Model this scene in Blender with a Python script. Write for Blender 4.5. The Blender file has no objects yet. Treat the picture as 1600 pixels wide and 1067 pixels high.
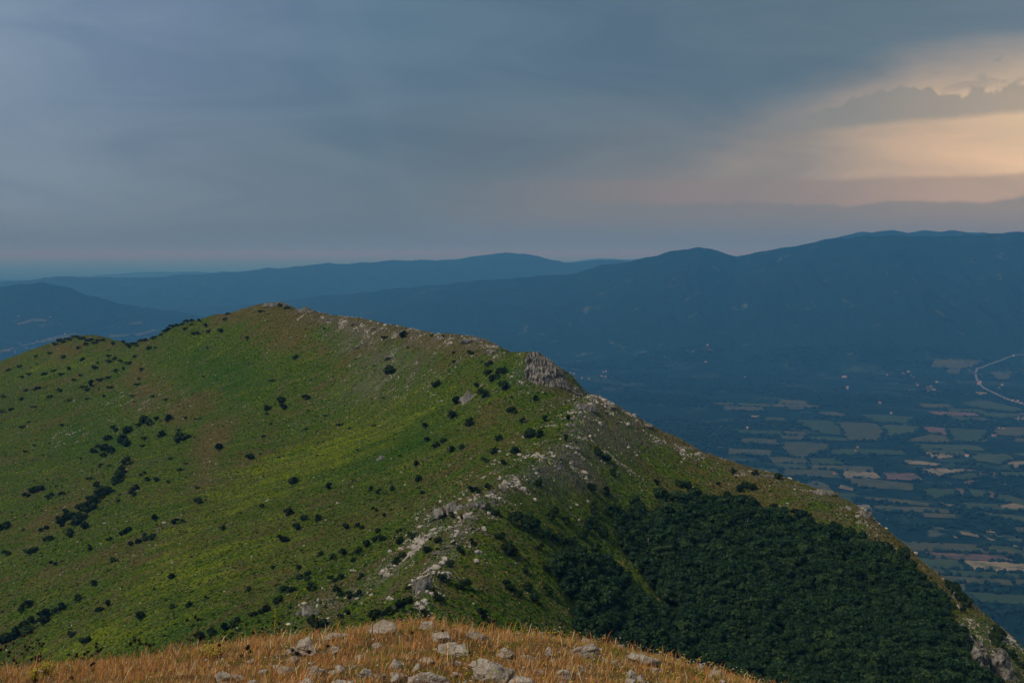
import bpy, bmesh, math, random
import numpy as np

# ------------------------------------------------------------------ camera, world, sun, exposure
F, CX, CY, HZ = 1778.0, 800.0, 533.5, 395.0      # focal length and horizon in photograph pixels
PITCH = math.atan((CY - HZ) / F)
scene = bpy.context.scene
col = scene.collection
rng = np.random.default_rng(7)
random.seed(7)


def lin(r, g, b):
    f = lambda c: (c / 255 / 12.92) if c / 255 <= 0.04045 else ((c / 255 + 0.055) / 1.055) ** 2.4
    return (f(r), f(g), f(b), 1.0)


cam_data = bpy.data.cameras.new('camera')
cam_data.sensor_width = 36.0
cam_data.lens = F / 1600.0 * 36.0
cam_data.clip_start, cam_data.clip_end = 0.1, 2500000.0
cam = bpy.data.objects.new('camera', cam_data)
cam.rotation_euler = (math.pi / 2 - PITCH, 0, 0)
col.objects.link(cam)
scene.camera = cam

SUN_EL, SUN_AZ = math.radians(50), math.radians(-122)     # azimuth from +Y, positive to the right
SUN_STRENGTH = 2.1
EXPOSURE = 0.0
scene.view_settings.view_transform = 'Standard'
scene.view_settings.look = 'None'
scene.view_settings.gamma = 1.0
scene.view_settings.exposure = EXPOSURE
scene.view_settings.use_curve_mapping = False
scene.render.engine = 'CYCLES'
scene.cycles.use_denoising = True
scene.cycles.volume_bounces = 0
scene.cycles.max_bounces = 4
scene.cycles.diffuse_bounces = 1
scene.cycles.use_light_tree = False
scene.cycles.use_adaptive_sampling = True
scene.cycles.adaptive_threshold = 0.02
scene.cycles.caustics_reflective = False
scene.cycles.caustics_refractive = False

sun_data = bpy.data.lights.new('sun', 'SUN')
sun_data.energy = SUN_STRENGTH
sun_data.angle = math.radians(14)
sun_data.color = (1.0, 0.93, 0.82)
sun = bpy.data.objects.new('sun', sun_data)
sun.rotation_euler = (math.pi / 2 - SUN_EL, 0, math.pi - SUN_AZ)
col.objects.link(sun)


class NT:
    """small node-tree writer"""
    dim = '3D'

    def __init__(self, tree):
        self.t = tree
        tree.nodes.clear()

    def n(self, kind, **kw):
        nd = self.t.nodes.new(kind)
        for k, v in kw.items():
            setattr(nd, k, v)
        return nd

    def put(self, sock, v):
        if v is None:
            return
        if isinstance(v, bpy.types.NodeSocket):
            self.t.links.new(v, sock)
        else:
            if sock.type == 'RGBA' and isinstance(v, tuple) and len(v) == 3:
                v = v + (1.0,)
            sock.default_value = v

    def m(self, op, a, b=None, c=None, clamp=False):
        nd = self.n('ShaderNodeMath', operation=op, use_clamp=clamp)
        for s, v in zip(nd.inputs, (a, b, c)):
            self.put(s, v)
        return nd.outputs[0]

    def mix(self, f, a, b, mode='MIX'):
        nd = self.n('ShaderNodeMix', data_type='RGBA', blend_type=mode)
        nd.clamp_factor = True
        self.put(nd.inputs[0], f); self.put(nd.inputs[6], a); self.put(nd.inputs[7], b)
        return nd.outputs[2]

    def ss(self, v, lo, hi, a=0.0, b=1.0):
        nd = self.n('ShaderNodeMapRange', interpolation_type='SMOOTHSTEP')
        for s, x in zip(nd.inputs, (v, lo, hi, a, b)):
            self.put(s, x)
        return nd.outputs[0]

    def ramp(self, f, stops, interp='LINEAR'):
        nd = self.n('ShaderNodeValToRGB')
        cr = nd.color_ramp
        cr.interpolation = interp
        while len(cr.elements) < len(stops):
            cr.elements.new(0.5)
        for e, (p, c) in zip(cr.elements, stops):
            e.position = p
            e.color = c if len(c) == 4 else tuple(c) + (1.0,)
        self.put(nd.inputs[0], f)
        return nd.outputs[0]

    def noise(self, vec, scale, detail=3.0, rough=0.55, dist=0.0):
        nd = self.n('ShaderNodeTexNoise', noise_dimensions=self.dim)
        self.put(nd.inputs['Vector'], vec)
        nd.inputs['Scale'].default_value = scale
        nd.inputs['Detail'].default_value = detail
        nd.inputs['Roughness'].default_value = rough
        nd.inputs['Distortion'].default_value = dist
        return nd.outputs['Fac']

    def vor(self, vec, scale, feature='F1', rand=1.0, out='Distance'):
        nd = self.n('ShaderNodeTexVoronoi', feature=feature, voronoi_dimensions=self.dim)
        self.put(nd.inputs['Vector'], vec)
        nd.inputs['Scale'].default_value = scale
        nd.inputs['Randomness'].default_value = rand
        return nd.outputs[out]

    def mapping(self, vec, rot=(0, 0, 0), scale=(1, 1, 1), loc=(0, 0, 0)):
        nd = self.n('ShaderNodeMapping')
        self.put(nd.inputs[0], vec)
        nd.inputs['Location'].default_value = loc
        nd.inputs['Rotation'].default_value = rot
        nd.inputs['Scale'].default_value = scale
        return nd.outputs[0]

    def xyz(self, x, y, z):
        nd = self.n('ShaderNodeCombineXYZ')
        for s, v in zip(nd.inputs, (x, y, z)):
            self.put(s, v)
        return nd.outputs[0]

    def attr(self, name, out='Fac'):
        return self.n('ShaderNodeAttribute', attribute_name=name).outputs[out]


# ---- the sky: a Nishita sky almost wholly hidden by a storm deck with a clear strip low in the west
world = bpy.data.worlds.new('World')
scene.world = world
world.use_nodes = True
world.cycles.sampling_method = 'MANUAL'
world.cycles.sample_map_resolution = 512
w = NT(world.node_tree); w.dim = '2D'
d = w.n('ShaderNodeTexCoord').outputs['Generated']
sp = w.n('ShaderNodeSeparateXYZ'); w.put(sp.inputs[0], d)
dx, dy, dz = sp.outputs
RAD = 57.29578
az = w.m('MULTIPLY', w.m('ARCTAN2', dx, dy), RAD)
el = w.m('MULTIPLY', w.m('ARCSINE', dz), RAD)
sv = w.xyz(w.m('MULTIPLY', az, 0.06), w.m('MULTIPLY', el, 0.16), 0.0)
n_big = w.noise(sv, 1.1, 4, 0.55, 0.6)
sv2 = w.xyz(w.m('MULTIPLY', az, 0.045), w.m('ADD', w.m('MULTIPLY', el, 0.20), w.m('MULTIPLY', az, 0.012)), 3.0)
n_str = w.noise(sv2, 1.5, 6, 0.58, 1.2)
azf = w.m('DIVIDE', w.m('ADD', az, 180.0), 360.0)
A = lambda px: (math.degrees(math.atan((px - CX) / F)) + 180) / 360
E = lambda py: math.degrees(math.atan((HZ - py) / F))
low = w.ramp(azf, [(0.0, lin(104, 122, 136)), (A(-400), lin(112, 131, 147)), (A(0), lin(112, 132, 149)), (A(300), lin(106, 124, 139)), (A(600), lin(98, 116, 128)), (A(760), lin(106, 117, 125)),
                   (A(1000), lin(118, 121, 123)), (A(1250), lin(152, 144, 135)), (A(1480), lin(212, 184, 153)), (A(1700), lin(236, 206, 166)),
                   (A(2100), lin(224, 188, 150)), (A(3200), lin(150, 142, 136)), (0.8, lin(110, 122, 132)), (1.0, lin(104, 122, 136))])
high = w.ramp(azf, [(0.0, lin(106, 126, 146)), (A(-500), lin(122, 142, 165)), (A(0), lin(124, 145, 169)), (A(250), lin(111, 132, 158)), (A(560), lin(92, 119, 141)),
                    (A(1000), lin(88, 112, 129)), (A(1300), lin(95, 116, 130)), (A(1600), lin(106, 124, 136)), (A(2400), lin(108, 125, 138)), (1.0, lin(106, 126, 146))])
# the base of the deck: soft over the rain to the left, sharper and higher over the clear strip
edge = w.m('ADD', 5.65, w.m('MULTIPLY', w.m('SUBTRACT', n_big, 0.5), w.ss(az, 4.0, 20.0, 3.6, 2.0)))
edge = w.m('ADD', edge, w.m('MULTIPLY', w.ss(az, 7.0, 21.0), 2.9))
soft = w.ss(az, -6.0, 20.0, 6.0, 1.5)
cover = w.ss(w.m('DIVIDE', w.m('SUBTRACT', el, edge), soft), -1.0, 1.0)
sky = w.mix(cover, low, high)
# broad darker and lighter swaths in the deck and rain shafts
sky = w.mix(1.0, sky, w.ramp(n_str, [(0.28, (0.84, 0.88, 0.92, 1)), (0.5, (0.98, 0.98, 0.98, 1)), (0.75, (1.10, 1.07, 1.05, 1))]), 'MULTIPLY')
shaft = w.noise(w.xyz(w.m('ADD', w.m('MULTIPLY', az, 0.11), w.m('MULTIPLY', el, 0.05)), w.m('ADD', w.m('MULTIPLY', el, 0.012), 7.0), 0.0), 1.1, 3, 0.5)
shaft = w.m('MULTIPLY', w.ss(shaft, 0.42, 0.72), w.ss(az, 2.0, -16.0))
sky = w.mix(w.m('MULTIPLY', shaft, 0.28), sky, lin(134, 152, 172))
# layers of distant murk lying on the horizon
lay = w.noise(w.xyz(w.m('MULTIPLY', az, 0.16), 4.3, 0.0), 1.0, 4, 0.55)
layer1 = w.m('MULTIPLY', w.ss(w.m('ADD', el, w.m('MULTIPLY', w.m('SUBTRACT', lay, 0.5), 0.5)), E(278), E(289)), w.ss(az, -3.0, 9.0))
sky = w.mix(w.m('MULTIPLY', layer1, 0.55), sky, lin(136, 126, 122))
layer2 = w.m('MULTIPLY', w.ss(w.m('ADD', el, w.m('MULTIPLY', w.m('SUBTRACT', lay, 0.5), 1.5)), E(314), E(322)), w.ss(az, -5.0, 6.0))
sky = w.mix(w.m('MULTIPLY', layer2, 0.66), sky, lin(112, 121, 121))
sky = w.mix(w.m('MULTIPLY', w.ss(el, E(325), E(385)), 0.75), sky, lin(94, 116, 127))
# torn scraps under the deck
scr = w.noise(w.xyz(w.m('MULTIPLY', az, 0.30), w.m('MULTIPLY', el, 0.9), 0.0), 1.0, 6, 0.6, 0.5)
scr = w.m('MULTIPLY', w.m('MULTIPLY', w.ss(scr, 0.56, 0.66), w.ss(az, 9.0, 15.0)), w.m('MULTIPLY', w.ss(el, 6.9, 7.7), w.ss(el, 10.8, 9.3)))
sky = w.mix(w.m('MULTIPLY', scr, 0.30), sky, lin(112, 122, 126))
# bank of cumulus in front of the clear strip
nb1 = w.noise(w.xyz(w.m('MULTIPLY', az, 0.45), w.m('MULTIPLY', el, 0.25), 1.5), 1.0, 6, 0.62, 0.3)
nb2 = w.vor(w.xyz(w.m('MULTIPLY', az, 1.0), w.m('MULTIPLY', el, 1.0), 0.0), 1.3, 'F1')
top = w.m('ADD', w.ss(az, 10.0, 19.0, E(206), E(162)), w.m('MULTIPLY', w.m('SUBTRACT', nb1, 0.5), 1.7))
top = w.m('ADD', top, w.m('MULTIPLY', w.m('SUBTRACT', 0.45, nb2), 0.30))
top = w.m('SUBTRACT', top, w.ss(az, 40.0, 60.0, 0.0, 3.0))
bot = w.m('ADD', w.ss(az, 10.0, 25.0, E(218), E(198)), w.m('MULTIPLY', w.m('SUBTRACT', nb1, 0.5), 0.25))
bank = w.m('MULTIPLY', w.ss(w.m('SUBTRACT', top, el), -0.05, 0.12), w.ss(w.m('SUBTRACT', el, bot), -0.22, 0.25))
bank = w.m('MULTIPLY', bank, w.ss(az, 8.0, 17.0))
bankcol = w.mix(w.ss(az, 14.0, 27.0), lin(128, 132, 130), lin(168, 156, 138))
sky = w.mix(w.m('MULTIPLY', bank, 0.86), sky, bankcol)
# below the horizon the sky is replaced by ground; keep that half as dull as land
sky = w.mix(w.ss(el, -0.5, -4.0), sky, lin(60, 76, 86))
bg_cloud = w.n('ShaderNodeBackground'); w.put(bg_cloud.inputs[0], sky); bg_cloud.inputs[1].default_value = 1.0
nish = w.n('ShaderNodeTexSky', sky_type='NISHITA', sun_disc=False, sun_elevation=SUN_EL, sun_rotation=SUN_AZ)
bg_sky = w.n('ShaderNodeBackground'); w.put(bg_sky.inputs[0], nish.outputs[0]); bg_sky.inputs[1].default_value = 0.08
mx = w.n('ShaderNodeMixShader'); mx.inputs[0].default_value = 0.95
w.put(mx.inputs[1], bg_sky.outputs[0]); w.put(mx.inputs[2], bg_cloud.outputs[0])
w.put(w.n('ShaderNodeOutputWorld').inputs[0], mx.outputs[0])


# ------------------------------------------------------------------ small helpers
def tag(o, label=None, cat=None, group=None, kind=None):
    if label: o['label'] = label
    if cat: o['category'] = cat
    if group: o['group'] = group
    if kind: o['kind'] = kind
    return o


def mesh_np(name, verts, quads=None, tris=None, smooth=True):
    """mesh from numpy arrays"""
    me = bpy.data.meshes.new(name)
    verts = np.asarray(verts, np.float32)
    loops, sizes = [], []
    if quads is not None and len(quads):
        loops.append(np.asarray(quads, np.int32).ravel()); sizes.append(np.full(len(quads), 4, np.int32))
    if tris is not None and len(tris):
        loops.append(np.asarray(tris, np.int32).ravel()); sizes.append(np.full(len(tris), 3, np.int32))
    loops = np.concatenate(loops); sizes = np.concatenate(sizes)
    starts = np.concatenate([[0], np.cumsum(sizes)[:-1]]).astype(np.int32)
    me.vertices.add(len(verts)); me.vertices.foreach_set('co', verts.ravel())
    me.loops.add(len(loops)); me.loops.foreach_set('vertex_index', loops)
    me.polygons.add(len(sizes)); me.polygons.foreach_set('loop_start', starts); me.polygons.foreach_set('loop_total', sizes)
    me.polygons.foreach_set('use_smooth', np.full(len(sizes), smooth, bool))
    me.update(calc_edges=True)
    return me


def obj(name, me, mat=None, parent=None, loc=(0, 0, 0)):
    o = bpy.data.objects.new(name, me)
    if mat is not None and me is not None and len(me.materials) == 0:
        me.materials.append(mat)
    col.objects.link(o)
    o.location = loc
    o.parent = parent
    return o


def vattr(me, name, vals):
    a = me.attributes.new(name, 'FLOAT', 'POINT')
    a.data.foreach_set('value', np.asarray(vals, np.float32))


def cattr(me, name, rgb):
    a = me.attributes.new(name, 'FLOAT_COLOR', 'POINT')
    c = np.ones((len(rgb), 4), np.float32); c[:, :3] = rgb
    a.data.foreach_set('color', c.ravel())


def material(name):
    m = bpy.data.materials.new(name); m.use_nodes = True
    t = NT(m.node_tree)
    out = t.n('ShaderNodeOutputMaterial')
    b = t.n('ShaderNodeBsdfPrincipled')
    b.inputs['Roughness'].default_value = 0.9
    b.inputs['Specular IOR Level'].default_value = 0.03
    t.put(out.inputs[0], b.outputs[0])
    return m, t, b


def bump(t, b, h, strength, dist):
    nd = t.n('ShaderNodeBump')
    nd.inputs['Strength'].default_value = strength
    nd.inputs['Distance'].default_value = dist
    t.put(nd.inputs['Height'], h)
    t.put(b.inputs['Normal'], nd.outputs[0])


# ---- numpy noise
_perm = np.random.default_rng(3).permutation(512)


def _h(ix, iy):
    return _perm[(_perm[ix & 511] + iy) & 511]


def gnoise(x, y):
    ix = np.floor(x).astype(np.int64); iy = np.floor(y).astype(np.int64)
    fx = x - ix; fy = y - iy
    u = fx * fx * fx * (fx * (fx * 6 - 15) + 10); v = fy * fy * fy * (fy * (fy * 6 - 15) + 10)
    def g(i, j, a, b):
        t = _h(i, j) * (2 * np.pi / 512)
        return np.cos(t) * a + np.sin(t) * b
    n00 = g(ix, iy, fx, fy); n10 = g(ix + 1, iy, fx - 1, fy)
    n01 = g(ix, iy + 1, fx, fy - 1); n11 = g(ix + 1, iy + 1, fx - 1, fy - 1)
    return ((n00 * (1 - u) + n10 * u) * (1 - v) + (n01 * (1 - u) + n11 * u) * v) * 1.5


def fbm(x, y, oct=4, gain=0.5, ridged=False):
    s = 0; a = 1.0; tot = 0
    for k in range(oct):
        n = gnoise(x * 2 ** k + 17.3 * k, y * 2 ** k - 9.1 * k)
        if ridged: n = 1 - 2 * np.abs(n)
        s = s + a * n; tot += a; a *= gain
    return s / tot


# ---- pixels and the world (the camera stands at the origin and looks along +Y)
cP, sP = math.cos(PITCH), math.sin(PITCH)


def ray(px, py):
    u = (np.asarray(px, float) - CX) / F; v = (CY - np.asarray(py, float)) / F
    return u, cP + v * sP, v * cP - sP


def at(px, py, Y):
    x, y, z = ray(px, py)
    k = Y / y
    return np.array([x * k, y * k, z * k]).T


def proj(x, y, z):
    f = y * cP - z * sP; v = y * sP + z * cP
    f = np.maximum(f, 1e-3)
    return CX + F * x / f, CY - F * v / f


def in_poly(x, y, poly):
    p = np.asarray(poly, float); c = np.zeros(np.shape(x), bool); j = len(p) - 1
    for i in range(len(p)):
        xi, yi = p[i]; xj, yj = p[j]
        if yi != yj:
            c ^= ((yi > y) != (yj > y)) & (x < (xj - xi) * (y - yi) / (yj - yi) + xi)
        j = i
    return c


def seg_dist(x, y, line):
    dd = np.full(np.shape(x), 1e9)
    for (a, b), (c, e) in zip(line[:-1], line[1:]):
        vx, vy = c - a, e - b
        t = np.clip(((x - a) * vx + (y - b) * vy) / (vx * vx + vy * vy + 1e-9), 0, 1)
        dd = np.minimum(dd, np.hypot(x - a - t * vx, y - b - t * vy))
    return dd


# ------------------------------------------------------------------ the mountain ridge (height field through surveyed points)
CREST = [(655, 960, 390), (672, 920, 410), (690, 890, 430), (715, 850, 452), (735, 812, 475), (760, 785, 492), (790, 765, 510), (830, 738, 540), (862, 720, 566),
         (890, 695, 600), (902, 660, 640), (912, 640, 665), (926, 620, 690)]
CREST2 = [(880, 606, 738), (850, 570, 760), (835, 558, 770), (812, 556, 785), (790, 553, 802), (775, 546, 818), (760, 538, 835), (740, 528, 848), (720, 523, 860), (690, 524, 880), (660, 519, 902),
          (620, 511, 935), (590, 506, 962), (560, 501, 990), (520, 494, 1018), (490, 488, 1040), (455, 482, 1068), (425, 473, 1090), (400, 477, 1104), (380, 484, 1120), (345, 491, 1150), (310, 499, 1180), (285, 505, 1200),
          (260, 520, 1222), (230, 533, 1255), (200, 537, 1290), (165, 528, 1330), (130, 527, 1360), (100, 536, 1372), (80, 546, 1380), (40, 560, 1390), (0, 573, 1400), (-60, 592, 1412), (-120, 612, 1424), (-200, 640, 1440)]
SPUR = [(926, 620, 690), (955, 632, 695), (990, 652, 698), (1025, 672, 696), (1060, 692, 692), (1105, 712, 687), (1150, 725, 680), (1200, 740, 671), (1250, 757, 662), (1278, 768, 656), (1300, 772, 650), (1335, 792, 640),
        (1360, 817, 630), (1400, 850, 615), (1440, 882, 600), (1485, 920, 586), (1530, 962, 572), (1565, 992, 561), (1600, 1026, 550), (1650, 1072, 537), (1700, 1120, 525), (1850, 1260, 490)]
INNER = [(560, 960, 440), (400, 960, 470), (200, 1000, 520), (0, 1040, 580), (-150, 1060, 640), (600, 850, 520), (400, 850, 600), (200, 850, 680), (0, 860, 760), (-150, 870, 820),
         (750, 740, 600), (650, 740, 660), (500, 740, 720), (300, 740, 800), (100, 740, 900), (0, 740, 950), (-150, 740, 1030),
         (800, 650, 700), (700, 640, 770), (550, 640, 870), (400, 640, 920), (250, 640, 980), (100, 640, 1080), (0, 650, 1130), (-150, 660, 1190),
         (820, 602, 735), (750, 580, 800), (650, 570, 870), (520, 560, 960), (400, 560, 1010), (300, 560, 1080), (200, 580, 1170), (100, 590, 1240), (0, 612, 1280),
         (800, 965, 412), (900, 1000, 430), (1000, 1040, 445), (1200, 1060, 460), (1400, 1060, 480), (1540, 1062, 508), (850, 860, 480), (950, 900, 510), (1100, 900, 540),
         (1250, 900, 560), (1400, 950, 555), (1480, 965, 560), (880, 780, 545), (960, 800, 580), (1100, 800, 610), (1250, 830, 610), (950, 700, 640), (1020, 740, 650), (1150, 762, 660),
         (1340, 870, 605), (1000, 1200, 370), (1200, 1200, 400), (1500, 1200, 440), (870, 640, 705)]
ctrl = [at(*p) for p in CREST + CREST2 + SPUR[1:] + INNER]
for src, ox, oy in ((CREST2, 0.75, 0.66), (SPUR[2:], 0.62, 0.78)):
    for k, p in enumerate(src):
        b0 = at(*p)
        q = 0.55 if k % 2 else 0.95
        for dist, drop in ((28, 17 * q), (90, 80), (260, 270)):
            if dist == 90 and k % 3 or dist == 260 and k % 5: continue
            ctrl.append(b0 + np.array([ox * dist, oy * dist, -drop]))
for x, y, z in [(0, 20, -10), (-30, 0, -8), (30, 0, -9), (0, -40, -12), (0, 100, -48), (-10, 200, -96), (-25, 300, -128), (-150, 200, -140), (150, 200, -150), (-160, 350, -190),
                (110, 300, -170), (-80, 60, -45), (80, 60, -50), (-300, 400, -270), (-420, 600, -310), (-700, 1000, -330), (-800, 1300, -340), (250, 350, -250), (400, 450, -330)]:
    ctrl.append(np.array([x, y, z], float))
ctrl = np.array(ctrl)


def tps_fit(P):
    S = 300.0
    q = P[:, :2] / S; n = len(q)
    r = np.hypot(q[:, None, 0] - q[None, :, 0], q[:, None, 1] - q[None, :, 1])
    K = r ** 1.6 + np.eye(n) * -0.0008
    Pm = np.c_[np.ones(n), q]
    Amat = np.zeros((n + 3, n + 3)); Amat[:n, :n] = K; Amat[:n, n:] = Pm; Amat[n:, :n] = Pm.T
    return q, np.linalg.solve(Amat, np.r_[P[:, 2], np.zeros(3)]), S


_q, _w, _S = tps_fit(ctrl)


def tps(x, y):
    x = np.ravel(x) / _S; y = np.ravel(y) / _S; out = np.empty(len(x))
    for a in range(0, len(x), 40000):
        xa, ya = x[a:a + 40000, None], y[a:a + 40000, None]
        r2 = (xa - _q[:, 0]) ** 2 + (ya - _q[:, 1]) ** 2
        out[a:a + 40000] = (r2 ** 0.8) @ _w[:-3] + _w[-3] + xa[:, 0] * _w[-2] + ya[:, 0] * _w[-1]
    return out


GX = np.concatenate([-np.geomspace(2600, 610, 14), np.arange(-600, 330, 2.0), np.geomspace(334, 2600, 16)])
GY = np.concatenate([-np.geomspace(1600, 60, 8), np.arange(-30, 330, 10.0), np.arange(330, 1460, 2.0), np.geomspace(1464, 3200, 14)])
MX, MY = np.meshgrid(GX, GY)
cx_ = np.clip(MX, -660, 380); cy_ = np.clip(MY, -60, 1500)
R0 = tps(cx_, cy_).reshape(MX.shape)
out_d = np.hypot(MX - cx_, MY - cy_)
R0 = R0 - 0.62 * out_d
crest_xy = [tuple(at(*p)[:2]) for p in CREST]
crest2_xy = [tuple(at(*p)[:2]) for p in CREST2]
spur_xy = [tuple(at(*p)[:2]) for p in SPUR]
dcr = np.minimum(seg_dist(MX, MY, crest_xy), seg_dist(MX, MY, crest2_xy)); dsp = seg_dist(MX, MY, spur_xy)
rough = np.exp(-(dcr / 9) ** 2) * 0.9 + np.exp(-(dsp / 7) ** 2) * 0.7
RA = math.radians(19)          # the ridge runs this far left of +Y; gullies run square to it
ax_ = MX * math.cos(RA) + MY * math.sin(RA); al_ = -MX * math.sin(RA) + MY * math.cos(RA)
near_keep = np.clip((MY - 300) / 60, 0, 1)
rel = (fbm(al_ / 40, ax_ / 140, 4) * 3.6 + fbm(al_ / 11, ax_ / 60, 3) * 0.75 + fbm(MX / 14, MY / 14, 3) * 0.6 + fbm(MX / 5, MY / 5, 2) * 0.28) * near_keep
rel += rough * (fbm(MX / 9, MY / 9, 3, 0.6, True) * 1.5 - 0.2) * near_keep
RZ = np.maximum(R0 + rel, -1230)
near_drop = np.clip(1 - (np.hypot(MX, MY) / 60), 0, 1)
RZ -= near_drop * 3.0


def ridge_z(x, y):
    x = np.asarray(x, float); y = np.asarray(y, float)
    i = np.clip(np.searchsorted(GX, x) - 1, 0, len(GX) - 2); j = np.clip(np.searchsorted(GY, y) - 1, 0, len(GY) - 2)
    fx = np.clip((x - GX[i]) / (GX[i + 1] - GX[i]), 0, 1); fy = np.clip((y - GY[j]) / (GY[j + 1] - GY[j]), 0, 1)
    return (RZ[j, i] * (1 - fx) + RZ[j, i + 1] * fx) * (1 - fy) + (RZ[j + 1, i] * (1 - fx) + RZ[j + 1, i + 1] * fx) * fy


YS = np.arange(335, 1440, 1.5)


def hit(px, py):
    """where the sight lines meet the ridge: (n,3) and a mask"""
    px = np.atleast_1d(np.asarray(px, float)); py = np.atleast_1d(np.asarray(py, float))
    x, y, z = ray(px, py)
    out = np.zeros((len(px), 3)); ok = np.zeros(len(px), bool)
    for a in range(0, len(px), 400):
        s = slice(a, a + 400)
        X = (x[s] / y[s])[:, None] * YS; Z = (z[s] / y[s])[:, None] * YS
        under = ridge_z(X, np.broadcast_to(YS, X.shape)) > Z
        k = under.argmax(1); ok[s] = under.any(1)
        yy = YS[k]
        out[s] = np.c_[(x[s] / y[s]) * yy, yy, (z[s] / y[s]) * yy]
    out[:, 2] = ridge_z(out[:, 0], out[:, 1])
    return out, ok
# END-NUMPY-TERRAIN

# ---- masks on the ridge, kept at each vertex
PX, PY = proj(MX, MY, RZ)
onview = (MY > 330) & (MY < 1460)


def blob(cx, cy, rx, ry, ang=0.0):
    a = math.radians(ang); u = (PX - cx) * math.cos(a) + (PY - cy) * math.sin(a); v = -(PX - cx) * math.sin(a) + (PY - cy) * math.cos(a)
    return np.exp(-((u / rx) ** 2 + (v / ry) ** 2))


def pxline(pts):
    return seg_dist(PX, PY, pts)


SPINE_PX = [(655, 945), (665, 915), (700, 870), (728, 820), (745, 792), (790, 765), (835, 737), (885, 705), (905, 668), (915, 640), (935, 622)]
wob_ = fbm(MX / 16, MY / 16, 3)
rocky = 0.9 * np.exp(-((pxline(SPINE_PX) + 14 * wob_) / 13) ** 2) + 0.42 * np.exp(-(pxline(SPINE_PX) / 42) ** 2)
rocky += 0.75 * np.exp(-(pxline([(690, 800), (620, 880), (560, 925), (470, 960)]) / 20) ** 2)
rocky += 0.7 * np.exp(-(pxline([(480, 492), (560, 506), (620, 518), (700, 526), (770, 545)]) / 16) ** 2)
rocky += 0.6 * np.exp(-(pxline([(1280, 775), (1340, 800), (1370, 835)]) / 15) ** 2)
rocky += 0.5 * np.exp(-(pxline([(950, 640), (1060, 700), (1180, 740), (1250, 762)]) / 12) ** 2)
rocky += 0.9 * blob(1560, 1010, 60, 42, 50) + 0.8 * blob(830, 590, 40, 28) + 0.5 * blob(960, 690, 60, 50) + 0.45 * blob(580, 540, 70, 28, 20) + 0.35 * blob(600, 600, 120, 30, -15)
rocky += 0.45 * blob(235, 625, 55, 18) + 0.35 * blob(110, 680, 30, 14, -20) + 0.4 * blob(905, 750, 50, 28)
rocky = np.clip(rocky, 0, 1)
relief2 = np.where(onview, rocky ** 1.4 * (fbm(MX / 6.5, MY / 6.5, 3, 0.6, True) * 1.5 + 0.3), 0)
RZ += relief2
lush = 0.95 * blob(350, 585, 95, 42, 10) + 0.8 * blob(640, 690, 80, 30, -25) + 0.9 * blob(790, 590, 40, 26) + 0.7 * blob(150, 690, 80, 50) + 0.7 * blob(310, 985, 110, 22, -18) + 0.5 * blob(520, 740, 90, 25, -20)
lush += 0.6 * blob(940, 840, 50, 60, 40) + 0.6 * blob(1470, 965, 60, 20, 60)
dry = 0.9 * np.exp(-(pxline([(350, 490), (425, 478), (500, 492), (620, 520), (760, 545)]) / 17) ** 2) + 0.7 * blob(330, 690, 24, 45, 15) + 0.6 * blob(315, 745, 14, 45, 20) + 0.55 * blob(250, 605, 60, 30) + 0.6 * blob(480, 540, 60, 26, 20)
dry += 0.7 * np.exp(-(pxline([(940, 620), (1060, 690), (1160, 726), (1300, 775), (1380, 835), (1480, 915), (1530, 958)]) / 13) ** 2) + 0.45 * blob(100, 790, 60, 20, -20) + 0.35 * blob(230, 860, 120, 30, -15) + 0.4 * blob(1120, 750, 90, 26, 12)
dry += 0.4 * blob(120, 540, 70, 12, -15)
yel = 0.8 * blob(560, 690, 150, 40, -25) + 0.9 * blob(330, 880, 140, 50, -20) + 0.8 * blob(160, 1000, 120, 28, -15) + 0.6 * blob(420, 740, 120, 40, -20) + 0.5 * blob(130, 560, 60, 22, -20) + 0.4 * blob(250, 780, 60, 80)
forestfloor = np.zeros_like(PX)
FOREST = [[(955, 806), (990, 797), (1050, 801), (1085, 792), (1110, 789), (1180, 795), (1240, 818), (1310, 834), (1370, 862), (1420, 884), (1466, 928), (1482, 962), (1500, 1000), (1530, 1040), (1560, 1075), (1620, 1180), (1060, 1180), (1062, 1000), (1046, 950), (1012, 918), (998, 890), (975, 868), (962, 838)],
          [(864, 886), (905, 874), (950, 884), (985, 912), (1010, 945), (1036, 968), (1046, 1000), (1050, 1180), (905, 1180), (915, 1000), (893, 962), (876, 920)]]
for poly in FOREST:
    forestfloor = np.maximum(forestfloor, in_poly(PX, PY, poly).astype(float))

gsz = len(GX)
jj, ii = np.meshgrid(np.arange(len(GY) - 1), np.arange(gsz - 1), indexing='ij')
k0 = (jj * gsz + ii).ravel()
ridge_me = mesh_np('ridge', np.c_[MX.ravel(), MY.ravel(), RZ.ravel()], np.c_[k0, k0 + 1, k0 + gsz + 1, k0 + gsz])
for nm, v in (('rocky', rocky), ('lush', lush), ('dry', dry), ('yellow', yel), ('wood', forestfloor)):
    vattr(ridge_me, nm, np.where(onview, np.clip(v, 0, 1), 0).ravel())

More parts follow.
